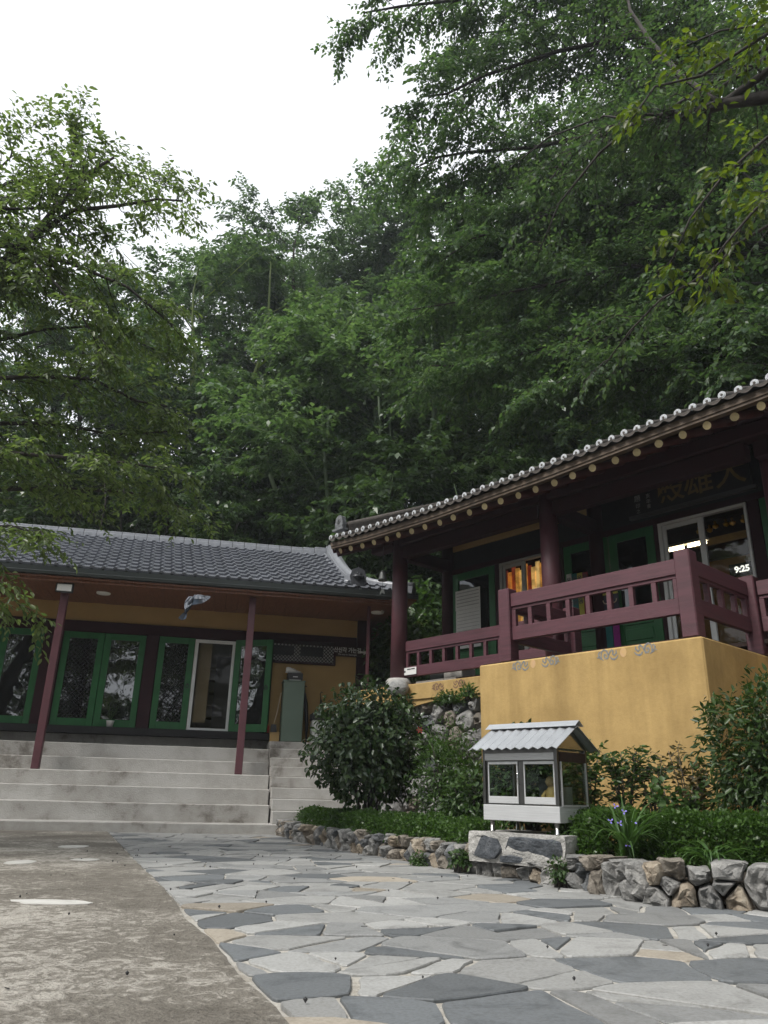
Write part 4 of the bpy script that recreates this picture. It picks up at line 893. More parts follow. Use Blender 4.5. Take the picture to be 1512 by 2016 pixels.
def rock_from_cell(poly, depth, rng, par, mats, name='stone', frame=None, proud=0.0):
    """poly in (s,z) elevation; rock swells towards -n"""
    cx = sum(p[0] for p in poly) / len(poly); cz = sum(p[1] for p in poly) / len(poly)
    pl = []
    m_ = len(poly)
    for i in range(m_):
        a, b = Vector(poly[i]), Vector(poly[(i + 1) % m_]); L = (b - a).length
        if L < .02: pl.append((a + b) / 2); continue
        f_ = rng.uniform(.06, .16); pl.append(a.lerp(b, f_)); pl.append(a.lerp(b, 1 - f_))
        if L > .12: pl.insert(-1, a.lerp(b, .5) * 1.0 + Vector((rng.uniform(-.008, .008), rng.uniform(-.008, .008))))
    n_ = len(pl); sd_ = rng.uniform(0, 99)
    tiltx, tiltz = rng.uniform(-.4, .4), rng.uniform(-.45, .15)
    rings = [(1.0, depth * .9), (1.0, depth * .10), (.965, -depth * .12), (.86, -depth * rng.uniform(.22, .34)), (.64, -depth * rng.uniform(.30, .44)), (.40, -depth * rng.uniform(.28, .5)), (.16, -depth * rng.uniform(.3, .5))]
    vs = []
    for f, y in rings:
        for p in pl:
            x, z = (p.x - cx) * f, (p.y - cz) * f
            nn = mnoise.noise((x * 9 + sd_, y * 6, z * 9 + sd_)); n2 = mnoise.noise((x * 22 + sd_, y * 14, z * 22))
            yy = y + (depth * .30 * nn + depth * .20 * n2) + depth * .10 * mnoise.noise((x * 45 + sd_, 2, z * 45)) + (tiltx * x + tiltz * z) * (1 if y < 0 else 0) - proud
            vs.append((x + .012 * n2, yy, z + .012 * nn))
    fs = []
    for r_ in range(len(rings) - 1):
        for i in range(n_): fs.append((r_ * n_ + i, r_ * n_ + (i + 1) % n_, (r_ + 1) * n_ + (i + 1) % n_, (r_ + 1) * n_ + i))
    fs.append(tuple((len(rings) - 1) * n_ + i for i in range(n_))); fs.append(tuple(reversed(range(n_))))
    s = MB(); s.add(vs, fs, 0, False)
    o = s.build(name, rng.choices(mats, [5.2, 1.9, 1.9, 1.0])[0], par)
    o.location = frame(cx, cz)[0]; o.rotation_euler = (0, 0, frame(cx, cz)[1]); return o
# low garden wall that follows the paving
gw = thing('garden_wall', 'low dry stone wall of grey and tan rocks edging the flower bed', 'stone wall', (0, 0, 0))
Ls = [0.0]
for p, q in zip(wall_xy, wall_xy[1:]): Ls.append(Ls[-1] + math.dist(p, q))
def path_at(s):
    s = max(0, min(Ls[-1] - 1e-4, s))
    for i in range(len(Ls) - 1):
        if s <= Ls[i + 1]:
            t = (s - Ls[i]) / (Ls[i + 1] - Ls[i]); p, q = wall_xy[i], wall_xy[i + 1]
            return (p[0] + (q[0] - p[0]) * t, p[1] + (q[1] - p[1]) * t), math.atan2(q[1] - p[1], q[0] - p[0])
def path_s(y):
    best = min(range(400), key=lambda k: abs(path_at(Ls[-1] * k / 400)[0][1] - y)); return Ls[-1] * best / 400
def top_h(s):
    x, y = path_at(s)[0]; return float(np.interp(y, [4.7, 5.7, 6.3, 7, 8, 9, 12], [.27, .28, .27, .25, .25, .25, .25]))
rw = random.Random(21)
def smooth_ang(s):
    a = [path_at(s + d)[1] for d in (-.15, 0, .15)]; return sum(a) / 3
def gframe(s, z):
    (x, y), _ = path_at(s); a = smooth_ang(s); n_ = Vector((-math.sin(a), math.cos(a)))    # n_ points into the bed
    return (x + n_.x * .07, y + n_.y * .07, z), a
cells_w = []
pts = []
s = .05
while s < Ls[-1]:
    (x, y), _ = path_at(s); sz = float(np.interp(y, [4.7, 6.5, 9, 13], [.205, .17, .145, .14])); h = top_h(s)
    rows = 2 if rw.random() < .72 else 1
    jit = rw.uniform(-.02, .02)
    if rows == 2:
        f = rw.uniform(.2, .34); pts.append((s + jit, h * f)); pts.append((s + rw.uniform(-.06, .06), h * (f + .5) + rw.uniform(-.01, .03)))
        if rw.random() < .22: pts.append((s + sz * .5, h * .5))
    else: pts.append((s + jit, h * .5))
    s += sz * rw.uniform(.75, 1.3)
BND = [(-.1, -.02), (Ls[-1] + .1, -.02), (Ls[-1] + .1, .5), (-.1, .5)]
PY0 = path_s(7.55); PY1 = path_s(6.80)                                          # plinth stands over this stretch
for (px_, pz_), c in zip(pts, voronoi(pts, BND, .012, 18)):
    if not c: continue
    h = top_h(px_) + .03 * mnoise.noise((px_ * 5, 2, 0)) + (.02 if rw.random() < .3 else 0)
    c = clip(c, 0, 1, h)
    if len(c) < 3: continue
    xs_ = [p[0] for p in c]; zs_ = [p[1] for p in c]
    if max(xs_) - min(xs_) < .03 or max(zs_) - min(zs_) < .03: continue
    if PY0 < px_ < PY1 and min(zs_) > .12: continue
    c = clip(c, 0, 1, .17) if PY0 < px_ < PY1 else c
    if len(c) < 3: continue
    rock_from_cell(c, .17, rw, gw, rocks, 'stone', gframe, rw.uniform(-.01, .035))
# rough rubble wall under the hall
hwl = thing('rubble_wall', 'rough grey rubble stone wall under the hall, half hidden by shrubs', 'stone wall', HO, HRZ)
pts = relax_pts(random.Random(8), -7.2, -2.9, .1, 2.15, .26, 2600)
rh = random.Random(9)
for c in voronoi(pts, [(-7.3, 0), (-2.8, 0), (-2.8, 2.2), (-7.3, 2.2)], .022, 20):
    if c and len(c) > 2: rock_from_cell(c, .2, rh, hwl, [rocks[0], rocks[2], rocks[3], rocks[0]], 'stone', lambda s_, z_: ((s_, 1.66, z_), 0), rh.uniform(0, .05))
# far boulder wall behind the left building's end
fw2 = thing('boulder_wall', 'grey boulder retaining wall behind the end of the long building', 'stone wall', (-.35, 19.4, 1.2), R(4))
pts = relax_pts(random.Random(18), -.4, 3, .0, 2.9, .5, 1500); rh = random.Random(19)
for c in voronoi(pts, [(-.6, -.2), (3.2, -.2), (3.2, 2.9), (-.6, 2.9)], .03, 18):
    if c and len(c) > 2: rock_from_cell(c, .35, rh, fw2, [rocks[0], rocks[0], rocks[2], rocks[0]], 'stone', lambda s_, z_: ((s_, 0, z_), 0), rh.uniform(0, .08))
# bed soil
bs = MB(); k_ = 60; vs = []; fs = []
for i in range(k_ + 1):
    s_ = Ls[-1] * i / k_; (x, y), a = path_at(s_); n_ = Vector((-math.sin(a), math.cos(a)))
    for d, zz in ((.10, .02), (.12, .14), (.6, .19), (1.6, .24), (2.6, .26), (3.6, .3)):
        vs.append((x + n_.x * d + (.4 * d if y > 9 else 0), y + n_.y * d * (1 if y < 9 else .9), zz))
for i in range(k_):
    for j in range(5): a = i * 6 + j; fs.append((a, a + 1, a + 7, a + 6))
tag(bs.add(vs, fs, 0, True).build('garden_bed', m_soil), kind='structure')
# boulder beside the left column
bo = thing('boulder', 'smooth rounded pale boulder on the yellow base beside the left hall column', 'boulder', HO, HRZ)
s = MB(); bm = bmesh.new(); bmesh.ops.create_icosphere(bm, subdivisions=3, radius=1)
vs = [(v.co.x * .22 * (1 + .10 * mnoise.noise(v.co * 1.3)), v.co.y * .17, v.co.z * .14 * (1 + .12 * mnoise.noise(v.co * 1.7 + Vector((3, 0, 0))))) for v in bm.verts]; fs = [tuple(v.index for v in f.verts) for f in bm.faces]; bm.free()
o = s.add(vs, fs, 0, True).build('rock', rock_mat('pale_boulder', (.24, .245, .24), (.34, .34, .33), (.45, .45, .43)), bo); o.location = (-6.10, 1.32, 2.40)
# ============================================================ OFFERING BOX ON ITS PLINTH
BO, BRZ = (1.60, 7.12, 0), R(-45)         # local x: along the front (0 = right corner, negative to the left), y: depth
pl = thing('stone_plinth', 'mortared slate plinth block under the steel offering box', 'plinth', BO, BRZ)
m_pl = ground_mat('plinth_mortar', [(.38, (.17, .165, .155)), (.5, (.32, .313, .295)), (.66, (.47, .46, .44))], 9, 2, .9, .9, 40)
s = MB(); nx_, nz_ = 14, 5; X0, X1, Z0, Z1, Yf, Yb = -.93, .10, .13, .385, -.10, .62
vs = []; fs = []
def pv(x, y, z): q = mnoise.noise((x * 7, y * 7, z * 9)); return (x + .012 * q, y + .016 * q, z + .010 * mnoise.noise((x * 5, y * 5, 3)))
gridn = {}
def gface(f, nu, nv):
    k0 = len(vs)
    for j in range(nv + 1):
        for i in range(nu + 1): vs.append(pv(*f(i / nu, j / nv)))
    for j in range(nv):
        for i in range(nu): a = k0 + j * (nu + 1) + i; fs.append((a, a + 1, a + nu + 2, a + nu + 1))
gface(lambda u, v: (X0 + (X1 - X0) * u, Yf, Z0 + (Z1 - Z0) * v), 14, 5); gface(lambda u, v: (X1, Yf + (Yb - Yf) * u, Z0 + (Z1 - Z0) * v), 8, 5)
gface(lambda u, v: (X0, Yb + (Yf - Yb) * u, Z0 + (Z1 - Z0) * v), 8, 5); gface(lambda u, v: (X0 + (X1 - X0) * u, Yf + (Yb - Yf) * v, Z1), 14, 8)
s.add(vs, fs).build('mortar_block', m_pl, pl)
sl_m = rock_mat('plinth_slate', (.045, .052, .062), (.082, .092, .106), (.16, .17, .185))
for poly in ([(-.90, .19), (-.885, .335), (-.76, .36), (-.60, .335), (-.555, .25), (-.62, .17), (-.78, .155)], [(-.525, .24), (-.47, .35), (-.36, .365), (-.1, .355), (.055, .35), (.07, .28), (.065, .16), (-.08, .145), (-.3, .215)], [(-.56, .145), (-.55, .20), (-.33, .19), (-.14, .14)]):
    cx = sum(p[0] for p in poly) / len(poly); cz = sum(p[1] for p in poly) / len(poly)
    rr_ = random.Random(int(cx * 1000)); o = rock_from_cell(poly, .022, rr_, pl, [sl_m] * 4, 'slate', lambda a, b: ((a, -.105, b), 0), .004)
box_glass = glass_mat('box_glass', (.84, .88, .84), 1.14)
ob = thing('offering_box', 'stainless steel glass-fronted offering box with corrugated roof on a stone plinth', 'offering box', BO, BRZ)
D_ = .52; Wd = .835; bz0, bz1 = .485, 1.115
for x, y in ((-.065, .05), (-.77, .05), (-.065, D_ - .06), (-.77, D_ - .06)):
    MB().lathe([(.028, 0), (.028, .006), (.022, .012), (.022, .10)], (x, y, .387), 14).build('leg', steel_dark, ob)
MB().box(-Wd, 0, 0, D_, bz0, .620).build('drawer_base', steel, ob, .004)
fr = MB()
for x0, x1, y0, y1 in ((-Wd, -Wd + .028, .003, .04), (-.035, -.002, .003, .04), (-Wd, -Wd + .028, D_ - .04, D_ - .003), (-.035, -.002, D_ - .04, D_ - .003)): MB().box(x0, x1, y0, y1, .622, bz1).build('corner_post', steel_post, ob, .002)
fr.box(-Wd + .028, -.035, .002, .03, 1.075, bz1); fr.box(-Wd + .028, -.035, .012, .03, .622, .632); fr.box(-Wd + .028, -.035, .012, .03, 1.005, 1.015)
fr.build('rail_frame', steel_post, ob, .002)
MB().box(-Wd + .030, -.034, -.004, .018, 1.015, 1.078).build('header', steel, ob, .003)
MB().box(-Wd + .03, -.03, .01, D_ - .01, 1.085, 1.10).build('ceiling_sheet', steel_dark, ob)
for nm, x0, x1, y in (('door', -.775, -.435, .006), ('door', -.375, -.045, .016)):
    f = MB(); f.box(x0, x1, y, y + .014, .634, .695); f.box(x0, x1, y, y + .014, .978, 1.003)
    f.box(x0, x0 + .012, y, y + .014, .695, .978); f.box(x1 - .012, x1, y, y + .014, .695, .978)
    d = f.build('door', steel, ob, .002)
    MB().box(x0 + .01, x1 - .01, y + .005, y + .009, .69, .985).build('pane', box_glass, d)
MB().box(-.434, -.376, .02, .034, .634, 1.003).build('mullion', steel_post, ob)
MB().box(-.803, -.776, .02, .034, .634, 1.003).build('mullion', steel_post, ob)
MB().tube([(-.412, .005, .80), (-.412, -.026, .805), (-.412, -.03, .82), (-.412, -.03, .885), (-.412, -.026, .90), (-.412, .005, .905)], .006, 8).build('handle', chrome, ob)
# sides: right glass in thin frame, gables
sf = MB(); sf.box(-.012, .004, .04, D_ - .04, 1.0, 1.085)
sf.build('side_header', wood_dark, ob, .002)
f = MB(); f.box(-.008, .008, .05, .062, .622, 1.0); f.box(-.008, .008, D_ - .052, D_ - .04, .622, 1.0); f.box(-.008, .008, .062, D_ - .052, .622, .634)
sw = f.build('side_window', steel, ob); MB().box(-.003, .002, .06, D_ - .05, .63, 1.0).build('pane', box_glass, sw)
f = MB(); f.box(-Wd + .002, -Wd + .01, .04, D_ - .04, .622, .64); f.box(-Wd + .002, -Wd + .01, .04, D_ - .04, .99, 1.085)
sw = f.build('side_window', steel, ob); MB().box(-Wd + .003, -Wd + .007, .04, D_ - .04, .638, .99).build('pane', box_glass, sw)
MB().box(-Wd + .03, -.036, D_ - .02, D_ - .012, .622, 1.085).build('back_pane', glass_mat('clear_back', (.75, .78, .72), 1.15), ob)
for x0 in (-Wd + .002, -.010): MB().prism([(.0, bz1), (D_, bz1), (D_ / 2, 1.30)], x0, x0 + .008, axis='x').build('gable', steel_dark, ob)
rb_ = MB()
def corr(sgn):
    vs = []; fs = []; n_ = 20; y0 = D_ / 2; x0, x1 = -Wd - .075, .075
    zt, zb, yb = 1.325, 1.105, y0 + sgn * (D_ / 2 + .115)
    for i in range(n_ + 1):
        x = x0 + (x1 - x0) * i / n_; h = .021 * (i % 2)
        for yy, zz in ((y0, zt), (yb, zb)):
            vs.append((x, yy, zz + h)); vs.append((x, yy, zz + h - .006))
    for i in range(n_):
        a = 4 * i; b = a + 4; fs += [(a, b, b + 2, a + 2), (a + 1, a + 3, b + 3, b + 1), (a, a + 1, b + 1, b), (a + 2, b + 2, b + 3, a + 3)]
    fs += [(0, 2, 3, 1), (4 * n_, 4 * n_ + 1, 4 * n_ + 3, 4 * n_ + 2)]
    return MB().add(vs, fs).build('corrugated_sheet', steel_roof, ob)
corr(-1); corr(1)
MB().add([(-Wd - .10, D_ / 2 - .075, 1.318), (.095, D_ / 2 - .075, 1.318), (.095, D_ / 2, 1.372), (-Wd - .10, D_ / 2, 1.372), (.095, D_ / 2 + .075, 1.318), (-Wd - .10, D_ / 2 + .075, 1.318), (-Wd - .10, D_ / 2, 1.365), (.095, D_ / 2, 1.365)],
         [(0, 1, 2, 3), (3, 2, 4, 5), (1, 7, 2), (2, 7, 4), (0, 3, 6), (3, 5, 6)]).build('ridge_cap', steel_roof, ob)
# contents
fg = thing('figurine', 'small tan seated figurine behind the right pane of the offering box', 'figurine', BO, BRZ)
clay = M('tan_clay', (.44, .31, .17), (.34, .23, .12), 20, .7, .2); clay2 = M('ochre_robe', (.40, .27, .10), (.32, .2, .07), 20, .7, .2)
MB().lathe([(.085, 0), (.09, .02), (.075, .06), (.06, .10), (.062, .13), (.045, .16), (.02, .175)], (-.20, .22, .622), 18).build('robe', clay2, fg)
MB().lathe([(.0, 0), (.026, .008), (.04, .03), (.043, .055), (.034, .08), (.015, .095), (0, .098)], (-.215, .205, .782), 18).build('head', clay, fg)
for q in (-1, 1):
    MB().tube([(-.20 + q * .055, .20, .745), (-.20 + q * .075, .165, .70), (-.205 + q * .03, .135, .685)], [.02, .018, .014], 8).build('arm', clay2, fg)
    MB().lathe([(.0, 0), (.010, .006), (.010, .014), (0, .02)], (-.215 + q * .045, .205, .82), 8).build('ear', clay, fg)
cd = thing('candle', 'thin pale candle standing behind the side glass of the offering box', 'candle', BO, BRZ)
MB().lathe([(.010, 0), (.010, .13), (.003, .135)], (-.06, .12, .622), 10).build('stick', white_plastic, cd)
cj = thing('incense_jar', 'pale cylindrical jar behind the side glass of the offering box', 'jar', BO, BRZ)
MB().lathe([(.045, 0), (.045, .16), (.048, .165), (.04, .165), (.036, .15), (0, .15)], (-.12, .34, .622), 16).build('jar', M('grey_jar', (.30, .30, .28), (.25, .25, .23), 6, .5), cj)
cu = thing('candle_cup', 'small white candle cup in front of the figurine', 'cup', BO, BRZ)
MB().lathe([(.028, 0), (.034, .03), (.030, .03), (.024, .015), (0, .013)], (-.30, .10, .622), 14).build('cup', white_plastic, cu)
MB().lathe([(.018, 0), (.018, .016), (.003, .018)], (-.30, .10, .638), 10).build('wax', paper, cu)
for_ = thing('photo_panel', 'dark striped panel standing in the offering box behind the right door', 'panel', BO, BRZ)
MB().box(-.40, -.25, .30, .31, .622, .86).build('panel', M('striped_panel', (.10, .12, .13), (.05, .055, .06), 30, .5, stretch=(4, 1, .2)), for_)
# ============================================================ BIRD flying under the eave
bird = thing('flying_bird', 'blue grey bird flying with spread wing under the porch eave', 'bird', (0, 0, 0))
bird.matrix_world = Matrix.Translation(LO) @ Matrix.Rotation(LRZ, 4, 'Z') @ Matrix.Translation((.16, .95, 4.0))
f_dark = M('blue_black_feather', (.022, .034, .055), (.012, .016, .022), 14, .45); f_grey = M('grey_feather', (.17, .19, .225), (.10, .115, .145), 16, .6); f_light = M('pale_feather', (.30, .32, .36), (.20, .22, .26), 16, .6); f_blue = M('blue_feather', (.07, .11, .17), (.11, .14, .19), 14, .5)
bp = MB(); bp.tube([(.035, 0, .155), (.025, -.01, .13), (.0, -.01, .09), (-.03, 0, .02), (-.055, .01, -.06), (-.08, .02, -.13), (-.10, .03, -.20)], [.008, .026, .045, .058, .052, .036, .014], 12); bp.build('body', f_dark, bird)
MB().lathe([(0, -.03), (.022, -.022), (.032, 0), (.026, .022), (0, .032)], (.05, -.012, .155), 12).build('head', f_dark, bird)
MB().tube([(.072, -.03, .165), (.098, -.045, .160)], [.008, .002], 6).build('beak', black_plastic, bird)
def feather(par, p, q, w_, mat, nm='feather'):
    p, q = Vector(p), Vector(q); d = (q - p).normalized(); sdv = d.cross(Vector((0, 1, .15))).normalized() * w_
    m1 = p.lerp(q, .35); m2 = p.lerp(q, .85); t_ = Vector((0, .004, 0))
    vs = [p, m1 + sdv, m2 + sdv * .9, q, m2 - sdv * .9, m1 - sdv]; n_ = 6
    MB().add([v - t_ for v in vs] + [v + t_ for v in vs], [tuple(range(6)), tuple(reversed(range(6, 12)))] + [(i, i + 6, (i + 1) % 6 + 6, (i + 1) % 6) for i in range(6)]).build(nm, mat, par)
wing = MB().tube([(.02, -.01, .13), (.10, -.03, .165), (.17, -.05, .165), (.24, -.06, .155)], [.022, .020, .014, .006], 8).build('wing', f_grey, bird)
for k in range(8): t = k / 7; feather(wing, (.05 + .10 * t, -.03, .15), (.02 + .17 * t, -.02 + .01 * t, -.035 + .05 * t), .017, f_blue if k < 5 else f_grey)
for k in range(9): t = k / 8; feather(wing, (.15 + .07 * t, -.05, .158), (.22 + .13 * math.sin(t * 1.4), -.04 - .02 * t, .02 + .13 * t), .014, f_light if k % 2 else f_grey)
for k in range(8): t = k / 7; feather(wing, (.04 + .15 * t, -.052, .165), (.045 + .17 * t, -.055, .085 + .01 * t), .013, f_light if k % 3 else f_grey)
wing2 = MB().tube([(.0, .01, .13), (-.05, .0, .12), (-.10, -.02, .05), (-.13, -.03, -.02)], [.026, .024, .016, .006], 8).build('wing', f_grey, bird)
for k in range(8): t = k / 7; feather(wing2, (-.02 - .09 * t, -.03, .11 - .1 * t), (.0 - .10 * t, -.045, -.03 - .09 * t), .018, f_light if k % 2 else f_grey)
tail = MB().tube([(-.07, .02, -.10), (-.10, .03, -.18)], [.03, .02], 8).build('tail', f_dark, bird)
for k in range(6): t = k / 5 - .5; feather(tail, (-.085 + .02 * t, .03, -.15), (-.15 + .13 * t, .035 + .01 * abs(t), -.33 + .07 * abs(t)), .017, f_dark if k < 4 else f_blue)
# ============================================================ VEGETATION: main limbs of the three near trees (metres)
LEFT_LIMBS=[
 [(-5.73,7.95,5.92),(-5.28,8.02,6.51),(-4.90,7.90,6.82),(-4.62,7.96,7.26),(-4.34,7.88,7.70),(-4.18,7.97,8.12),(-3.96,7.97,8.47),(-3.75,7.96,8.64)],
 [(-4.70,7.91,7.10),(-4.18,7.97,7.74),(-3.62,8.02,7.88),(-3.14,8.11,8.09),(-2.80,8.13,8.09)],
 [(-5.59,7.56,6.23),(-5.05,7.69,6.53),(-4.73,7.65,6.57),(-4.43,7.72,6.80),(-4.04,7.82,6.82),(-3.28,7.95,6.56),(-2.68,8.07,6.09)],
 [(-4.43,7.72,6.80),(-3.95,7.53,6.26),(-3.61,7.58,5.88),(-3.28,7.63,5.36)],
 [(-5.47,7.89,4.92),(-4.92,8.01,5.12),(-4.61,7.96,5.22),(-4.29,8.03,5.30),(-3.64,8.23,5.40),(-3.08,8.35,5.17),(-2.71,8.37,5.12)],
 [(-5.56,8.19,4.60),(-4.94,8.23,4.73),(-4.53,8.24,4.77),(-3.99,8.40,4.85),(-3.41,8.55,4.80),(-2.76,8.67,4.92)],
 [(-5.14,7.63,4.15),(-4.58,7.75,4.17),(-4.09,7.79,4.17),(-3.53,7.95,4.21),(-2.99,8.06,4.21),(-2.52,8.12,4.16)],
 [(-5.61,8.52,4.02),(-4.77,8.79,4.12),(-4.08,8.91,4.22),(-3.23,9.04,4.22),(-2.58,9.14,4.07)],
 [(-4.91,7.54,3.41),(-4.28,7.46,3.17),(-3.87,7.46,3.21),(-3.60,7.48,3.14)],
 [(-5.61,7.79,7.41),(-5.31,7.76,7.88),(-4.99,7.73,8.37),(-4.93,7.65,8.72)],
 [(-4.34,7.88,7.70),(-4.42,8.18,8.66),(-4.43,8.18,9.20),(-4.43,8.07,9.41)],
 [(-5.78,8.16,5.62),(-5.17,8.33,5.90),(-4.52,8.47,6.24),(-3.84,8.69,6.48),(-3.11,8.87,6.22)],
 [(-5.62,7.78,7.48),(-5.26,8.27,8.46),(-4.75,8.69,9.06),(-3.96,9.07,9.46),(-3.36,9.21,9.31)],
 [(-4.34,7.19,2.65),(-4.00,7.16,2.55),(-3.70,7.20,2.44)],
]
NEAR_LIMBS=[
 [(5.52,6.59,8.63),(4.84,6.86,8.76),(4.58,6.92,8.80),(4.20,7.16,8.97),(3.98,7.39,9.09),(3.57,7.83,9.38),(3.12,8.34,9.73),(2.72,8.79,9.78),(2.39,9.09,9.48)],
 [(4.15,7.19,8.98),(3.92,7.65,10.01),(3.76,8.07,11.21),(3.64,8.34,12.22),(3.68,8.54,13.43)],
 [(3.51,7.85,9.39),(3.07,8.35,10.03),(2.41,8.98,10.27),(1.84,9.42,10.04)],
 [(3.81,7.60,9.25),(3.30,7.51,9.13),(2.80,7.92,8.89),(2.30,8.29,8.35),(2.04,8.56,7.71)],
 [(3.93,5.31,6.87),(3.43,5.40,6.46),(3.06,5.51,6.13),(2.74,5.56,5.70),(2.54,5.65,5.26)],
 [(4.06,5.21,7.95),(3.65,5.38,7.96),(3.29,5.49,8.02),(2.86,5.61,7.88)],
 [(4.04,5.60,6.06),(3.61,5.76,5.84),(3.33,5.93,5.73),(3.15,6.14,5.57),(2.75,6.44,5.45),(2.52,6.75,5.28),(2.28,6.93,4.97)],
 [(3.71,5.34,7.83),(3.13,5.70,7.64),(2.69,5.81,7.61),(2.40,5.83,7.14)],
 [(3.62,5.03,5.96),(3.07,5.15,5.40),(2.82,5.18,5.10),(2.58,5.31,4.77)],
]
BIG_LIMBS=[
 [(9.43,11.67,16.34),(7.44,12.79,17.75),(5.83,12.73,20.04),(3.26,12.58,19.03),(1.41,12.42,18.04),(0.11,12.20,17.49),(-0.73,11.98,16.95)],
 [(9.20,11.85,14.50),(7.23,12.92,15.64),(5.63,12.82,17.55),(3.81,12.85,17.03),(2.02,12.84,16.17),(1.19,12.74,15.48),(0.61,12.59,15.20)],
 [(9.04,11.97,13.24),(7.08,13.00,14.22),(4.90,13.11,14.87),(3.16,13.13,14.38),(1.66,13.09,14.15),(0.97,12.96,13.85),(0.52,12.89,13.48)],
 [(8.85,12.11,11.79),(6.91,13.09,12.61),(5.23,13.52,13.23),(3.18,13.63,12.84),(1.79,13.48,12.11),(1.00,13.36,11.32)],
 [(8.64,12.26,10.19),(6.73,13.18,10.83),(5.11,13.57,11.61),(3.42,13.58,11.03),(1.76,13.49,10.53),(0.47,13.39,10.17)],
 [(8.46,12.39,8.78),(6.56,13.27,9.28),(4.68,13.72,9.89),(3.04,13.67,9.43),(1.73,13.49,8.92),(0.69,13.38,8.83)],
 [(8.41,12.42,8.46),(6.53,13.28,8.93),(4.91,13.11,8.67),(3.49,12.73,8.29),(2.84,12.58,7.75)],
 [(9.36,11.72,15.80),(7.38,12.83,17.13),(7.14,12.04,18.72),(7.00,10.95,20.25)],
 [(9.04,11.97,13.24),(7.08,13.00,14.22),(7.06,12.09,12.89),(7.18,10.83,10.60)],
 [(8.73,12.20,10.87),(6.80,13.14,11.58),(6.63,12.33,9.71),(6.78,11.09,8.42)],
 [(8.53,12.34,9.31),(6.63,13.23,9.86),(6.35,12.48,8.66),(6.63,11.65,7.94)],
 [(9.26,11.80,15.01),(7.29,12.88,16.23),(4.79,13.68,19.55),(2.83,13.71,18.80),(1.53,13.61,18.45)],
 [(8.94,12.04,12.51),(6.99,13.04,13.40),(4.95,14.16,14.72),(2.85,14.73,14.73),(1.37,14.94,14.41),(0.75,14.98,13.96)],
 [(8.76,12.18,11.10),(6.83,13.13,11.83),(4.82,14.21,12.81),(3.02,14.69,12.58),(1.60,14.91,12.27)],
]
BIG_TRUNK=[
 [(9.37,12.97,5.82),(9.16,12.63,7.73),(9.06,12.33,9.55),(9.11,12.04,11.74),(9.23,11.82,14.18),(9.43,11.67,16.34),(9.81,11.34,19.45)],
]
NR = np.random.default_rng(7)
def leaf_mesh(name, P, D, N, L, W, mat, wide=False, fold=.25):
    """one folded quad per leaf (two when wide); P base, D direction, N normal"""
    P, D, N = (np.asarray(a, np.float32) for a in (P, D, N)); n = len(P); L = np.asarray(L, np.float32).reshape(-1, 1); W = np.asarray(W, np.float32).reshape(-1, 1)
    D /= np.linalg.norm(D, axis=1, keepdims=True) + 1e-9; S = np.cross(D, N); S /= np.linalg.norm(S, axis=1, keepdims=True) + 1e-9; U = np.cross(S, D)
    if not wide:
        V = np.stack([P, P + D * L * .45 + S * W + U * W * fold, P + D * L - U * L * .10, P + D * L * .45 - S * W + U * W * fold], 1).reshape(-1, 3); nv, q = 4, np.array([[0, 1, 2, 3]])
    else:
        V = np.stack([P, P + D * L * .28 + S * W * .85 + U * W * fold, P + D * L * .62 + S * W * .85 + U * W * fold * .8, P + D * L - U * L * .12,
                      P + D * L * .62 - S * W * .85 + U * W * fold * .8, P + D * L * .28 - S * W * .85 + U * W * fold], 1).reshape(-1, 3); nv, q = 6, np.array([[0, 1, 2, 3], [0, 3, 4, 5]])
    F = (np.arange(n)[:, None, None] * nv + q[None]).reshape(-1, 4)
    me = bpy.data.meshes.new(name); me.vertices.add(len(V)); me.vertices.foreach_set('co', V.ravel()); me.loops.add(F.size); me.loops.foreach_set('vertex_index', F.ravel().astype(np.int32))
    me.polygons.add(len(F)); me.polygons.foreach_set('loop_start', np.arange(0, F.size, 4, dtype=np.int32)); me.polygons.foreach_set('loop_total', np.full(len(F), 4, np.int32))
    me.materials.append(mat); me.update(calc_edges=True); me.validate(); return me
def twig_leaves(tw, rng, spacing, L0, aspect=.24, droop=.35, up=1.0):
    """tw: list of (start, end) twigs -> leaf arrays, alternate leaves along each twig"""
    A = np.array([t[0] for t in tw], np.float32); B = np.array([t[1] for t in tw], np.float32); ln = np.linalg.norm(B - A, axis=1); cnt = np.maximum(3, (ln / spacing).astype(int))
    idx = np.repeat(np.arange(len(tw)), cnt); t = np.concatenate([(np.arange(c) + .6) / c for c in cnt]); n = len(idx)
    T = (B - A)[idx] / (ln[idx, None] + 1e-9); P = A[idx] + (B - A)[idx] * t[:, None] + rng.normal(0, .012, (n, 3))
    Z = np.array([0, 0, 1], np.float32); S = np.cross(T, Z); S /= np.linalg.norm(S, axis=1, keepdims=True) + 1e-6
    sg = np.where(np.arange(n) % 2, 1, -1)[:, None]
    D = T * rng.uniform(.3, 1, (n, 1)) + S * sg * rng.uniform(.4, 1.1, (n, 1)) - Z * droop * rng.uniform(0, 1.6, (n, 1)) + rng.normal(0, .22, (n, 3))
    N = Z * up + rng.normal(0, .42, (n, 3))
    L = L0 * rng.uniform(.65, 1.25, n); return P, D, N, L, L * aspect * rng.uniform(.85, 1.2, n)
def vrot(v, ax, a): return Matrix.Rotation(a, 3, ax) @ v
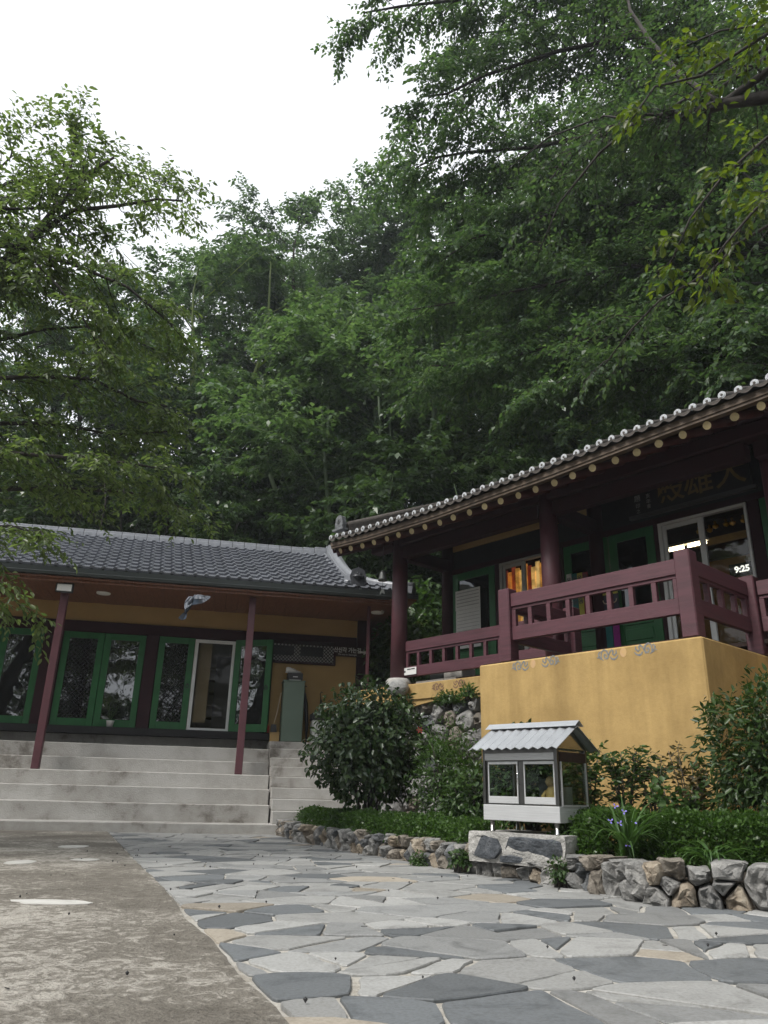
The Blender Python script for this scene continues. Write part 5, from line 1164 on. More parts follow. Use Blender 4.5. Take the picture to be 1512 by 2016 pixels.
def spray(limb, rng, wood, twigs, r0, r1, n_sub, sub_len, t0=.15, droop=.25, n_tw=7, tw_len=.45, rise=.12, wood_n=6, twig_wood=True, sub_n=4):
    pts = [Vector(p) for p in limb]; k = len(pts); wood.tube(pts, [r0 + (r1 - r0) * i / (k - 1) for i in range(k)], wood_n)
    seg = [(pts[i + 1] - pts[i]).length for i in range(k - 1)]; tot = sum(seg)
    def at(t):
        d = t * tot
        for i in range(k - 1):
            if d <= seg[i] or i == k - 2: return pts[i].lerp(pts[i + 1], min(1, d / seg[i])), (pts[i + 1] - pts[i]).normalized()
            d -= seg[i]
    for j in range(n_sub):
        t = t0 + (1 - t0) * (j + rng.random() * .8) / n_sub; p, d = at(min(t, .995)); sg = 1 if j % 2 else -1
        h = Vector((d.x, d.y, d.z * .4)); h = vrot(h, Vector((0, 0, 1)), sg * R(rng.uniform(28, 75))); h.z += rng.uniform(-.25, .35) + rise; h.normalize()
        Ls_ = sub_len * (1.1 - .55 * t) * rng.uniform(.6, 1.25); sp = [p]
        for q in range(1, 5): sp.append(p + h * Ls_ * q / 4 + Vector((0, 0, -droop * Ls_ * (q / 4) ** 2)) + Vector((rng.gauss(0, .03), rng.gauss(0, .03), rng.gauss(0, .03))) * Ls_)
        rs = max(.006, (r0 + (r1 - r0) * t) * .42); wood.tube(sp, [rs, rs * .8, rs * .6, rs * .4, rs * .22], sub_n, 0, False)
        for q in range(n_tw):
            u = .18 + .82 * (q + rng.random()) / n_tw; i = min(3, int(u * 4)); a = sp[i].lerp(sp[i + 1], u * 4 - i); dd = (sp[i + 1] - sp[i]).normalized()
            s2 = 1 if q % 2 else -1; e = vrot(dd, Vector((0, 0, 1)), s2 * R(rng.uniform(15, 70))); e.z += rng.uniform(-.35, .3) - droop * .3; e.normalize()
            b = a + e * tw_len * rng.uniform(.6, 1.3); twigs.append((tuple(a), tuple(b)))
            if twig_wood: wood.tube([a, b], [rs * .22 + .0015, .0015], 3, 0, False)
# leaf materials
lm_forest = leaf_mat('forest_leaf', (.042, .080, .034), (.122, .178, .092), .31, .42)
lm_blue = leaf_mat('cool_leaf', (.044, .080, .048), (.122, .176, .110), .31, .40)
lm_left = leaf_mat('cherry_leaf', (.072, .110, .040), (.152, .192, .084), .34, .5)
lm_near = leaf_mat('maple_leaf', (.070, .105, .012), (.130, .165, .022), .36, .5)
lm_big = leaf_mat('zelkova_leaf', (.034, .068, .032), (.090, .135, .066), .36, .42)
lm_cam = leaf_mat('camellia_leaf', (.022, .052, .018), (.092, .140, .056), .22, .2, .6)
lm_shrub = leaf_mat('shrub_leaf', (.026, .056, .016), (.065, .115, .032), .38, .3)
lm_hedge = leaf_mat('hedge_leaf', (.034, .075, .016), (.080, .145, .036), .36, .35)
lm_dark = leaf_mat('shade_leaf', (.024, .046, .019), (.060, .095, .042), .36, .3)
lm_blade = leaf_mat('blade_leaf', (.035, .080, .022), (.080, .150, .045), .35, .3)
# ---- forest tree prototypes: forked trunks, domed crowns of layered leaf sprays
def proto(seed, H, RAD, mat, lsz, nl=26, base=.30, lean=.06, barkm=bark, spacing=.045, droop=.22, fork=.38, nfork=3, n_sub=10, n_tw=9):
    rng = random.Random(seed); wood = MB(); twigs = []; r0 = H * .011 + .035
    ax = rng.uniform(0, 6.28); fz = H * fork; lx, ly = math.cos(ax) * lean * H, math.sin(ax) * lean * H
    tr = [Vector((lx * t * t + .12 * mnoise.noise((t * 3, seed, 0)) * (t > 0), ly * t * t + .12 * mnoise.noise((t * 3, seed, 5)) * (t > 0), fz * t)) for t in (0, .15, .35, .6, .8, 1)]
    wood.tube(tr, [r0 * 1.5, r0 * 1.1, r0, r0 * .95, r0 * .9, r0 * .85], 9)
    leaders = []
    for f in range(nfork):
        a = ax + f * 6.28 / nfork + rng.uniform(-.4, .4); sp = RAD * rng.uniform(.22, .42); hh = H * rng.uniform(.82, .97); top = tr[-1] + Vector((math.cos(a) * sp, math.sin(a) * sp, hh - fz)); ld = [tr[-1]]
        for q in range(1, 7):
            t = q / 6; ld.append(tr[-1].lerp(top, t) + Vector((math.cos(a), math.sin(a), 0)) * sp * .45 * math.sin(math.pi * t) + Vector((rng.gauss(0, .07), rng.gauss(0, .07), 0)))
        wood.tube(ld, [r0 * .62 * (1 - .8 * i / 6) for i in range(7)], 7); leaders.append(ld)
    for j in range(nl):
        ld = leaders[j % nfork]; u = (j + .6 * rng.random()) / nl; zt = H * (base + (.95 - base) * u)
        if zt < fz * 1.02: i = min(4, int(zt / fz * 5)); p = tr[i].lerp(tr[i + 1], .5); org = Vector((0, 0, 0))
        else:
            w_ = (zt - fz) / (ld[-1].z - fz) * 6; i = min(5, int(w_)); p = ld[i].lerp(ld[i + 1], min(1, w_ - i)); org = tr[-1]
        prof = RAD * math.sqrt(max(.10, 1 - (1.75 * (u - .42)) ** 2)) * rng.uniform(.72, 1.08)
        a = j * 2.4 + rng.uniform(-.5, .5); el = R(rng.uniform(0, 28) + 42 * u * u); d = Vector((math.cos(a) * math.cos(el), math.sin(a) * math.cos(el), math.sin(el)))
        limb = [p]
        for q in range(1, 5): limb.append(p + d * prof * q / 4 + Vector((0, 0, -.20 * prof * (q / 4) ** 2)) + Vector((rng.gauss(0, 1), rng.gauss(0, 1), rng.gauss(0, .7))) * .045 * prof)
        spray(limb, rng, wood, twigs, max(.018, r0 * .34 * (1.1 - u)), .010, n_sub, prof * .52, .18, droop, n_tw, .52, .10, 5, False, 3)
    P, D, N, L, W = twig_leaves(twigs, np.random.default_rng(seed), spacing, lsz, .26, .45)
    return wood.mesh('trunk', barkm), leaf_mesh('crown', P, D, N, L, W, mat)
PROTO = [proto(1, 12, 4.2, lm_forest, .18), proto(2, 14, 4.6, lm_blue, .185, 28, .34, fork=.45), proto(3, 10, 4.0, lm_forest, .185, 24, .20, fork=.3, nfork=4), proto(4, 15, 4.7, lm_blue, .185, 28, .40, .09, fork=.5), proto(5, 11, 4.4, lm_big, .175, 26, .26, .08, bark, fork=.3), proto(6, 6.5, 3.4, lm_dark, .17, 20, .06, fork=.2, nfork=4, n_tw=8)]
print('proto leaves', [len(p[1].polygons) for p in PROTO])
def tree(name, x, y, k, s, rz, label, group, dz=0):
    t = thing(name, label, 'tree', (x, y, max(-.05, hill_z(x, y)) - .15 + dz), rz, group)
    place(PROTO[k][0], 'trunk', t, sc=(s, s, s)); place(PROTO[k][1], 'crown', t, sc=(s, s, s)); return t
FG = 'forest trees on the hillside'
forest = [
 (-14.5, 24, 1, .9, 'tall forest tree at the far left, glimpsed behind the cherry branches'),
 (-10.5, 25.5, 0, .95, 'forest tree behind the left end of the grey tile roof, veiled by cherry twigs'),
 (-7.2, 27.5, 4, 1.25, 'bright green forest tree rising behind the cherry branch tips'),
 (-4.8, 30.5, 3, 1.12, 'tall dark-limbed forest tree whose top meets the sky right of the cherry'),
 (-1.2, 31, 1, 1.22, 'hazy dome-topped forest tree in the middle of the skyline'),
 (2.2, 31.5, 3, 1.20, 'tall hazy forest tree just right of the skyline dome'),
 (5.6, 31, 1, 1.42, 'tall pale hazy forest tree below the overhanging branch tips'),
 (-3.2, 25.0, 2, 1.15, 'rounded forest tree with sunlit layered leaves above the roof ridge'),
 (.8, 25.2, 4, 1.15, 'layered broadleaf tree with pale leaf sprays in the middle of the slope'),
 (4.2, 26, 0, 1.15, 'forest tree standing over the hall roof ornament'),
 (-6.6, 22.6, 5, 1.0, 'low dark tree crowding the left building roof from behind'),
 (-1.7, 22.6, 2, 1.22, 'tree with bright layered leaf sprays in the middle of the wooded slope'),
 (1.0, 22.0, 5, 1.32, 'lower tree with pale leaf sprays behind the right half of the grey tile roof'),
 (2.4, 22.4, 5, 1.0, 'low shade tree behind the notch between the two roofs'),
 (7.6, 26, 4, 1.25, 'forest tree with thin trunks rising behind the hall eave'),
 (9.0, 30.5, 3, 1.35, 'very tall forest tree behind the overhanging zelkova limbs'),
 (11.0, 25, 0, 1.35, 'dense forest tree above the middle of the hall eave'),
 (14.0, 28, 1, 1.35, 'tall forest tree with bare lower limbs in the right part of the slope'),
 (14.0, 22, 4, 1.3, 'leaning forest tree behind the right part of the hall roof'),
 (18, 25, 3, 1.3, 'tall forest tree at the upper right, behind the yellow green sprays'),
 (17.5, 18.5, 0, 1.2, 'dark forest tree at the right edge above the hall roof'),
 (21, 22, 1, 1.2, 'far right forest tree on the slope behind the hall'),
 (10.4, 20.5, 3, .85, 'slender dark trunked tree with a high crown behind the middle of the hall eave'),
 (14.5, 16.0, 5, 1.2, 'low shade tree just behind the hall eave at the right'),
 (6.4, 22.2, 1, .85, 'dark-trunked tree close behind the left part of the hall eave'),
 (-9.5, 21.8, 5, 1.05, 'low dark tree behind the left end of the long building'),
 (-12.5, 32, 3, .75, 'pale far tree on the skyline behind the cherry, left part'),
 (11.5, 36, 1, 1.4, 'far pale tree high on the slope behind the tall ones'),
 (.6, 38, 3, 1.0, 'far pale tree on the crest between the skyline domes'),
 (-4.5, 37, 1, 1.12, 'far pale tree on the crest left of the skyline dome'),
 (-8.5, 33.5, 4, 1.15, 'far round tree on the crest just beyond the cherry branch tips'),
 (5.5, 38, 4, 1.45, 'far pale tree on the crest under the zelkova tips'),
]
rt = random.Random(77)
lm_pale = leaf_mat('dogwood_leaf', (.075, .120, .062), (.215, .265, .165), .27, .38, .6)
lm_yell = leaf_mat('yellow_green_leaf', (.085, .125, .028), (.175, .215, .064), .34, .50)
lm_dusk = leaf_mat('dusky_leaf', (.050, .074, .048), (.125, .155, .105), .34, .36)
TINT = {(-1.7, 22.6): lm_pale, (1.0, 22.0): lm_pale, (.8, 25.2): lm_pale, (-3.2, 25.0): lm_pale, (4.2, 26): lm_yell, (7.6, 26): lm_yell, (-7.2, 27.5): lm_yell, (-1.2, 31): lm_dusk, (2.2, 31.5): lm_dusk, (6.4, 22.2): lm_yell, (-4.5, 37): lm_dusk}
lm_deep = leaf_mat('shade_tinted_leaf', (.015, .033, .013), (.044, .070, .028), .38, .32)  # darker leaf colour carries the canopy shade over the right slope
for (x, y, k, s, lab) in forest:
    t = tree('forest_tree', x, y, k, s, rt.uniform(0, 6.28), lab, FG)
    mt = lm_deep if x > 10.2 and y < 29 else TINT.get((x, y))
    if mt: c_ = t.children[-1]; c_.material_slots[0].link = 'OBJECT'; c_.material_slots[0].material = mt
for (x, y, s) in ((-13, 22.5, 1), (-4, 22.4, .9), (-2.5, 26.5, 1), (1.5, 27.5, 1.1), (5, 23.8, .95), (8.4, 22.4, 1.05), (9, 26.5, 1.1), (12.4, 22.2, 1.1), (16.5, 20.8, 1.1), (4.5, 28.6, 1.1), (-6, 28.8, 1.1), (-9.5, 29, 1.1), (19, 17, 1.1), (12, 30, 1.1), (-1.5, 28.6, 1.1), (7, 34, 1.2), (-3, 35, 1.2), (3, 35, 1.2), (-7, 34, 1.1)):
    tree('understory_tree', x, y, 5, s, rt.uniform(0, 6.28), 'dark bushy understory tree in the shade below the tall forest trees', 'understory trees below the tall forest trees')
# court trees seen in window reflections; low pair added to dim the box glass
for (x, y, k, s, lab) in ((-6, -9, 0, 1.0, 'court tree mirrored at the left in the green door panes'), (2.5, -11, 4, 1.0, 'court tree mirrored in the middle of the green door panes'), (-14, -6, 1, 1.0, 'tall court tree mirrored at the far left of the door panes'), (9.5, -7, 2, 1.1, 'court tree mirrored in the right hall windows'), (-2, -7.5, 2, 1.0, 'broad court tree mirrored in the second pair of door panes'), (6, -10, 0, 1.1, 'court tree mirrored in the left hall window'), (-10, -10, 4, 1.1, 'court tree mirrored between the porch columns'), (-12.5, -1.5, 5, 1.0, 'low unseen tree added to darken the left of the offering box reflection'), (-14, 3.5, 5, .95, 'low unseen tree added to darken the right of the offering box reflection')):
    t = tree('court_tree', x, y, k, s, rt.uniform(0, 6.28), lab, 'trees across the court mirrored in the glass')
    t.location.z = -.1
# ---- near trees
def near_tree(name, label, trunk, tr_r, limbs, mat, barkm, seed, lsz, spacing, aspect, n_sub, sub_len, droop, n_tw, tw_len, r0, wide=False, fr=1.0, up=1.0, dr=.35, t0s={}):
    t = thing(name, label, 'tree', trunk[0]); base = Vector(trunk[0]); rng = random.Random(seed); wood = MB(); twigs = []
    wood.tube([Vector(p) - base for p in trunk], tr_r, 10)
    for i, l in enumerate(limbs):
        rr0 = r0[i] if hasattr(r0, '__len__') else r0
        pts_ = [Vector(p) - base for p in l]; Ll = sum((b - a).length for a, b in zip(pts_, pts_[1:]))
        spray(pts_, rng, wood, twigs, rr0, max(.007, rr0 * .22), max(4, int(n_sub * Ll * fr)), sub_len, t0s.get(i, .08), droop, n_tw, tw_len, .05, 8, True, 5)
    wood.build('trunk', barkm, t)
    P, D, N, L, W = twig_leaves(twigs, np.random.default_rng(seed), spacing, lsz, aspect, dr, up); me = leaf_mesh('crown', P, D, N, L, W, mat, wide)
    print(name, 'leaves', len(P)); place(me, 'crown', t); return t
def hook(limbs, trunk):
    out = []
    for l in limbs:
        p = Vector(l[0]); q = min((Vector(a).lerp(Vector(b), f) for a, b in zip(trunk, trunk[1:]) for f in (0, .25, .5, .75, 1)), key=lambda v: (v - p).length + 1.5 * max(0, v.z - p.z))
        out.append([tuple(q), tuple(q.lerp(p, .5) + Vector((0, 0, .15)))] + list(l))
    return out
LT = [(-8.6, 8.6, -.1), (-8.3, 8.6, 1.5), (-7.9, 8.5, 3.0), (-7.4, 8.3, 4.6), (-7.0, 8.2, 6.2), (-6.6, 8.2, 8.0), (-6.3, 8.3, 9.6)]
CH_OUT = [[(-7.2, 8.25, z), (-7.2 + 1.7 * math.cos(R(a)), 8.25 + 1.7 * math.sin(R(a)), z + .7), (-7.2 + 3.4 * math.cos(R(a)), 8.25 + 3.4 * math.sin(R(a)), z + .9)] for a, z in ((170, 4.4), (215, 5.2), (130, 5.6), (190, 6.6), (240, 6.2), (150, 7.4), (100, 8.0))]
near_tree('cherry_tree', 'large cherry tree at left spreading arching branches over the grey tile roof', LT, [.34, .30, .27, .24, .18, .10, .015], hook(LEFT_LIMBS, LT) + CH_OUT, lm_left, bark, 31, .085, .036, .22, 5.8, 1.0, .32, 10, .34,
          [.075, .05, .06, .028, .05, .045, .045, .045, .03, .03, .025, .04, .03, .02] + [.06] * len(CH_OUT), True)
NT = [(7.9, 2.9, -.1), (7.7, 3.0, 2), (7.4, 3.3, 4), (7.1, 3.7, 6), (6.8, 4.1, 8), (6.6, 4.5, 10), (6.5, 5, 12)]
OAK_OUT = [[(7.3, 3.4, z), (7.3 + 1.6 * math.cos(R(a)), 3.4 + 1.6 * math.sin(R(a)), z + .7), (7.3 + 3.4 * math.cos(R(a)), 3.4 + 3.4 * math.sin(R(a)), z + 1.0)] for a, z in ((-60, 3.2), (-10, 3.6), (30, 4.2), (-100, 4.6), (60, 5.4), (-35, 5.8), (10, 6.6), (-80, 7.2), (40, 8.0))]  # unseen outward limbs, added to shade the side of the yellow block
near_tree('oak_tree', 'near tree at right reaching in with one heavy dark curving limb', NT, [.36, .32, .3, .26, .20, .12, .015], hook([NEAR_LIMBS[k] for k in (0, 1, 2, 3, 6)], NT) + OAK_OUT, lm_big, bark, 43, .088, .044, .25, 3.4, 1.0, .35, 8, .34,
          [.12, .065, .032, .036, .022] + [.06] * len(OAK_OUT), False, dr=.5, t0s={0: .62, 1: .3})
MT = [(6.4, 1.6, -.1), (6.3, 1.8, 1.5), (6.0, 2.2, 3), (5.6, 2.7, 4.5), (5.2, 3.2, 6), (5.0, 3.6, 7.5), (4.9, 4, 8.6)]
near_tree('maple_tree', 'slender maple at the right edge with lit yellow green leaf sprays', MT, [.12, .11, .10, .09, .075, .05, .012], hook([NEAR_LIMBS[k] for k in (4, 5, 7, 8)], MT), lm_near, bark, 41, .098, .050, .24, 3.4, .42, .30, 6, .28,
          [.022, .02, .025, .02], True, dr=.45)
BT = BIG_TRUNK[0]
near_tree('zelkova_tree', 'great zelkova behind the hall whose branches fill the upper right and reach over the sky', BT, [.20, .18, .16, .14, .11, .08, .015], BIG_LIMBS, lm_big, bark, 51, .125, .044, .26, 5.6, 2.0, .30, 13, .6,
          [.08, .08, .07, .07, .06, .06, .05, .06, .06, .06, .05, .06, .06, .06])
# ---- undergrowth on the slope
n = 160000
X = NR.uniform(-24, 28, n); Y = NR.uniform(12, 40, n); Z = np.array([hill_z(a, b) for a, b in zip(X, Y)]); keep = Z > 1.0
X, Y, Z = X[keep], Y[keep], Z[keep]; dens = np.array([mnoise.noise((a * .5, b * .5, 9.0)) for a, b in zip(X, Y)]); n = len(X)
P = np.stack([X, Y, Z + NR.uniform(0, 1, n) ** 1.4 * (.7 + .9 * np.clip(dens + .3, 0, 1))], 1); D = NR.normal(0, 1, (n, 3)); D[:, 2] = NR.uniform(-.5, .3, n); N = NR.normal(0, .4, (n, 3)); N[:, 2] += 1
o = place(leaf_mesh('undergrowth', P, D, N, NR.uniform(.14, .26, n), NR.uniform(.04, .08, n), lm_dark), 'undergrowth'); tag(o, 'dark leafy undergrowth covering the wooded slope', 'undergrowth', kind='stuff')
# ---- shrubs
def shrub(name, label, cat, c, rad, n, mat, L0, aspect, seed, stems=9, wide=True, lump=.22, shell=.55, droop=.5, floor=.0, group=None, sm=bark, up=.6, fold=.25, zmin=0, face=.7):
    rng = np.random.default_rng(seed); t = thing(name, label, cat, c, 0, group)
    v = rng.normal(0, 1, (n, 3)); v /= np.linalg.norm(v, axis=1, keepdims=True); v[:, 2] = np.where(v[:, 2] < -floor, np.abs(v[:, 2]) * .6 - floor, v[:, 2])
    r = 1 - (1 - shell) * rng.random(n) ** 1.8
    lm = np.array([mnoise.noise((a * 2.4 + seed, b * 2.4, c_ * 2.4)) + .5 * mnoise.noise((a * 6 + seed, b * 6, c_ * 6)) for a, b, c_ in v]); r = r * (1 + lump * lm)
    P = v * r[:, None] * np.array(rad) + np.array([0, 0, rad[2] * (floor + .0) + zmin])
    D = v * face + rng.normal(0, .55, (n, 3)); D[:, 2] -= droop * rng.random(n); N = v * .9 + rng.normal(0, .40, (n, 3)); N[:, 2] += up
    L = L0 * rng.uniform(.6, 1.25, n); me = leaf_mesh('foliage', P, D, N, L, L * aspect * rng.uniform(.85, 1.2, n), mat, wide, fold); place(me, 'foliage', t)
    w_ = MB(); rr = random.Random(seed)
    for k in range(stems):
        a = rr.uniform(0, 6.28); f = rr.uniform(.2, .85); z1 = rad[2] * (floor + rr.uniform(.1, .8)) + zmin; e = Vector((math.cos(a) * rad[0] * f, math.sin(a) * rad[1] * f, z1))
        w_.tube([(.05 * math.cos(a), .05 * math.sin(a), -.05), (e.x * .4, e.y * .4, z1 * .45), e], [.018, .012, .005], 5)
    w_.build('stem', sm, t); return t
def flower(par, p, r_, mat, n_=5, nm='flower', tilt=(0, 0), centre=None):
    s = MB(); ax = Matrix.Rotation(tilt[0], 3, 'X') @ Matrix.Rotation(tilt[1], 3, 'Z'); vs = []; fs = []
    for k in range(n_):
        a = 6.283 * k / n_; w_ = 2.6 / n_
        ring = [(0, 0, 0), (r_ * .6 * math.cos(a - w_ * .5), r_ * .6 * math.sin(a - w_ * .5), r_ * .18), (r_ * math.cos(a - w_ * .25), r_ * math.sin(a - w_ * .25), r_ * .3), (r_ * math.cos(a + w_ * .25), r_ * math.sin(a + w_ * .25), r_ * .3), (r_ * .6 * math.cos(a + w_ * .5), r_ * .6 * math.sin(a + w_ * .5), r_ * .18)]
        k0 = len(vs); vs += [ax @ Vector(q) + Vector(p) for q in ring]; fs.append(tuple(range(k0, k0 + 5)))
    s.add(vs, fs); c = Vector(p) + ax @ Vector((0, 0, r_ * .12)); s.lathe([(0, -.1 * r_), (.2 * r_, 0), (0, .2 * r_)], tuple(c), 6, 1)
    return s.build(nm, [mat, centre or M('pollen_yellow', (.6, .42, .05), (.5, .35, .04), 9, .7)], par)
shrub('camellia_bush', 'big rounded camellia bush with glossy dark leaves beside the stairs', 'bush', (-.13, 11.15, .22), (.80, .62, .82), 6600, lm_cam, .096, .28, 3, 14, True, .38, .40, .9, .92, zmin=.34, face=.35)
cam_b = bpy.data.objects['camellia_bush']
red = M('red_petal', (.55, .035, .03), (.42, .02, .02), 12, .5)
flower(cam_b, (.70, -.28, 1.30), .05, red, 6, 'flower', (R(70), 0)); 
shrub('nandina_bush', 'soft feathery light green bush between the camellia and the offering box', 'bush', (.90, 10.2, .22), (.46, .42, .66), 4600, lm_hedge, .055, .22, 5, 10, False, .45, .3, .5, .8, zmin=.12)
shrub('azalea_bush', 'dark broad-leaved low bush right behind the left side of the offering box', 'bush', (1.14, 9.35, .24), (.36, .34, .44), 1700, lm_shrub, .075, .28, 6, 9, True, .35, .4, .5, .7, zmin=.06)
shrub('daphne_bush', 'dark leafy bush close behind the offering box, seen through its panes', 'bush', (1.72, 8.95, .24), (.50, .36, .60), 4200, lm_shrub, .075, .28, 16, 10, True, .14, .4, .6, .8, zmin=.14)
shrub('wall_fern', 'feathery green tuft growing on top of the rubble wall', 'fern', (1.02, 11.45, 1.95), (.20, .16, .14), 900, lm_hedge, .06, .16, 8, 6, False, .5, .2, .5, .4)
shrub('wall_fern', 'small green tuft on the rubble wall against the yellow block edge', 'fern', (1.26, 11.0, 2.0), (.11, .10, .13), 500, lm_hedge, .06, .16, 9, 5, False, .5, .2, .5, .4)
shrub('wall_creeper', 'light green weed low on the rubble wall between the bushes', 'weed', (.86, 10.9, 1.15), (.22, .16, .16), 900, lm_hedge, .055, .18, 10, 6, False, .5, .2, .5, .5)
shrub('hydrangea_bush', 'tall bush with pale green flower heads seen under the hall eave by the left column', 'bush', (1.05, 16.9, .2), (1.25, 1.0, 1.9), 5200, lm_shrub, .17, .32, 12, 14, True, .3, .5, .6, .9, zmin=1.2)
hyd = bpy.data.objects['hydrangea_bush']; hmat = M('pale_flower_head', (.46, .52, .22), (.55, .58, .34), 20, .7)
for (x, y, z) in ((-.35, -.85, 2.6), (.1, -.95, 3.0), (.35, -.9, 3.5), (-.5, -.8, 3.3), (-.2, -.9, 3.9), (.3, -.85, 2.5)):
    q = MB(); rq = random.Random(int(z * 10))
    for _ in range(14): c = Vector((x + rq.gauss(0, .07), y + rq.gauss(0, .05), z + rq.gauss(0, .03))); q.add([c + Vector(v) * .035 for v in ((1, 0, 0), (0, 1, .2), (-1, 0, 0), (0, -1, .2))], [(0, 1, 2, 3)])
    q.build('flower_head', hmat, hyd)
shrub('slope_bush', 'dark glossy bush between the end of the long building and the hall column', 'bush', (.25, 18.2, .4), (1.0, .9, 1.5), 3600, lm_cam, .17, .28, 13, 10, True, .3, .5, .6, .9, zmin=.9)
# hedges: box-clipped strips of small leaves
def hedge(name, label, path, width, z0, z1, n, seed, L0=.033, mat=None):
    rng = np.random.default_rng(seed); t = thing(name, label, 'hedge', (path[0][0], path[0][1], z0)); pp = np.array(path, float); sl_ = np.linalg.norm(np.diff(pp, axis=0), axis=1); cum = np.concatenate([[0], np.cumsum(sl_)])
    s_ = rng.uniform(0, cum[-1], n); i = np.clip(np.searchsorted(cum, s_) - 1, 0, len(sl_) - 1); f = (s_ - cum[i]) / sl_[i]; C = pp[i] + (pp[i + 1] - pp[i]) * f[:, None]; T = (pp[i + 1] - pp[i]) / sl_[i][:, None]; Nn = np.stack([-T[:, 1], T[:, 0]], 1)
    a = rng.uniform(0, math.pi, n); rr = 1 - .5 * rng.random(n) ** 1.6; bump = np.array([mnoise.noise((u * 3, math.cos(v) * 1.2, seed)) + .6 * mnoise.noise((u * 8, math.cos(v) * 3, seed)) for u, v in zip(s_, a)])
    sq = 1 / np.maximum(np.abs(np.cos(a)), np.abs(np.sin(a))) ** .65; rr = rr * sq * (1 + .20 * bump)
    off = np.cos(a) * rr * width / 2; zz = np.sin(a) * rr * (z1 - z0) * .92 + .02
    P = np.stack([C[:, 0] + Nn[:, 0] * off - path[0][0], C[:, 1] + Nn[:, 1] * off - path[0][1], zz], 1)
    D = np.stack([Nn[:, 0] * np.cos(a), Nn[:, 1] * np.cos(a), np.sin(a)], 1) + rng.normal(0, .8, (n, 3)); D[:, 2] += .2; N = rng.normal(0, .6, (n, 3)); N[:, 2] += .8
    L = L0 * rng.uniform(.6, 1.4, n); place(leaf_mesh('foliage', P, D, N, L, L * .36, mat or lm_hedge), 'foliage', t)
    w_ = MB(); rr_ = random.Random(seed)
    for k in range(int(cum[-1] * 9)):
        q = rr_.uniform(0, cum[-1]); j = min(len(sl_) - 1, int(np.searchsorted(cum, q) - 1)); c = pp[j] + (pp[j + 1] - pp[j]) * (q - cum[j]) / sl_[j] - pp[0]
        w_.tube([(c[0], c[1], -.05), (c[0] + rr_.uniform(-.06, .06), c[1] + rr_.uniform(-.06, .06), (z1 - z0) * .8)], [.008, .003], 4)
    w_.build('stem', bark, t); return t
hedge('box_hedge', 'low clipped hedge between the camellia and the stone wall', [(-1.0, 12.5), (-.62, 11.75), (-.12, 10.5), (.32, 9.75), (.66, 9.15), (.84, 8.8), (1.12, 8.1)], .56, .16, .46, 30000, 61)
hedge('box_hedge', 'low clipped hedge right of the steel offering box, below the yellow block', [(1.78, 7.55), (2.15, 7.1), (2.65, 6.78), (3.2, 6.45), (3.9, 6.1)], .66, .2, .60, 34000, 62)
bpy.data.objects['box_hedge']['group'] = bpy.data.objects['box_hedge.001']['group'] = 'clipped hedges in the bed'
# sparse shrubs against the yellow block
def branchy(name, label, c, h, spread, n_st, seed, mat, L0, aspect, sp=.035, ntw=6):
    rng = random.Random(seed); t = thing(name, label, 'shrub', c, 0, 'young shrubs against the yellow wall'); wood = MB(); tw = []
    for k in range(n_st):
        a = rng.uniform(0, 6.28); e = Vector((math.cos(a) * spread * rng.uniform(.3, 1), math.sin(a) * spread * rng.uniform(.3, 1), h * rng.uniform(.7, 1.08))); pts_ = [Vector((0, 0, -.04)), Vector((e.x * .3, e.y * .3, e.z * .4)), Vector((e.x * .7, e.y * .7, e.z * .75)), e]
        wood.tube(pts_, [.010, .008, .005, .003], 5)
        for q in range(ntw):
            u = .35 + .65 * (q + rng.random()) / ntw; i = min(2, int(u * 3)); p = pts_[i].lerp(pts_[i + 1], u * 3 - i); b = rng.uniform(0, 6.28); d = Vector((math.cos(b), math.sin(b), rng.uniform(.1, .9))) * rng.uniform(.09, .20); tw.append((tuple(p), tuple(p + d))); wood.tube([p, p + d], [.003, .0015], 3, 0, False)
        tw.append((tuple(pts_[2]), tuple(e)))
    wood.build('stem', bark_grey, t); P, D, N, L, W = twig_leaves(tw, np.random.default_rng(seed), sp, L0, aspect, .25, .7); place(leaf_mesh('foliage', P, D, N, L, W, mat, True), 'foliage', t); return t
branchy('young_shrub', 'leafy upright shrub just right of the offering box roof', (2.12, 8.05, .26), .92, .24, 12, 71, lm_shrub, .062, .28, .024, 8)
branchy('young_shrub', 'bushy shrub with pale leaf tips against the yellow wall, next to the box', (2.42, 7.92, .26), .88, .22, 11, 72, lm_shrub, .062, .26, .024, 8)
branchy('young_shrub', 'thin open shrub in front of the middle of the yellow wall, below the scrolls', (2.70, 7.8, .26), .82, .22, 9, 73, lm_cam, .062, .30, .030, 7)
branchy('young_shrub', 'reddish leaved shrub near the lower corner of the yellow block', (2.95, 7.62, .26), .84, .2, 9, 74, leaf_mat('bronze_leaf', (.05, .04, .018), (.10, .085, .035), .35, .25), .065, .30, .030, 7)
branchy('young_shrub', 'low leafy shrub at the foot of the yellow block behind the hedge', (2.72, 7.35, .28), .50, .24, 9, 75, lm_shrub, .07, .34, .032, 6)
shrub('viburnum_bush', 'dense feathery bush at the right edge covering the yellow block corner', 'bush', (3.62, 7.02, .25), (.72, .55, .78), 8500, lm_shrub, .075, .20, 15, 12, True, .4, .4, .7, .7, zmin=.2)
vib = bpy.data.objects['viburnum_bush']
for (x, y, z) in ((-.22, -.25, 1.12), (-.20, -.20, 1.02), (-.12, -.3, 1.08)):
    flower(vib, (x, y, z), .05, M('cream_petal', (.60, .58, .44), (.66, .64, .52), 12, .6), 6, 'flower', (R(60), 0))
pl_ = thing('seed_plume', 'airy pale seed plume rising beside the corner of the yellow block', 'plant', (3.12, 7.42, .3)); s = MB(); rp_ = random.Random(6)
s.tube([(0, 0, 0), (.02, 0, .55), (.03, 0, 1.08)], [.006, .004, .002], 5)
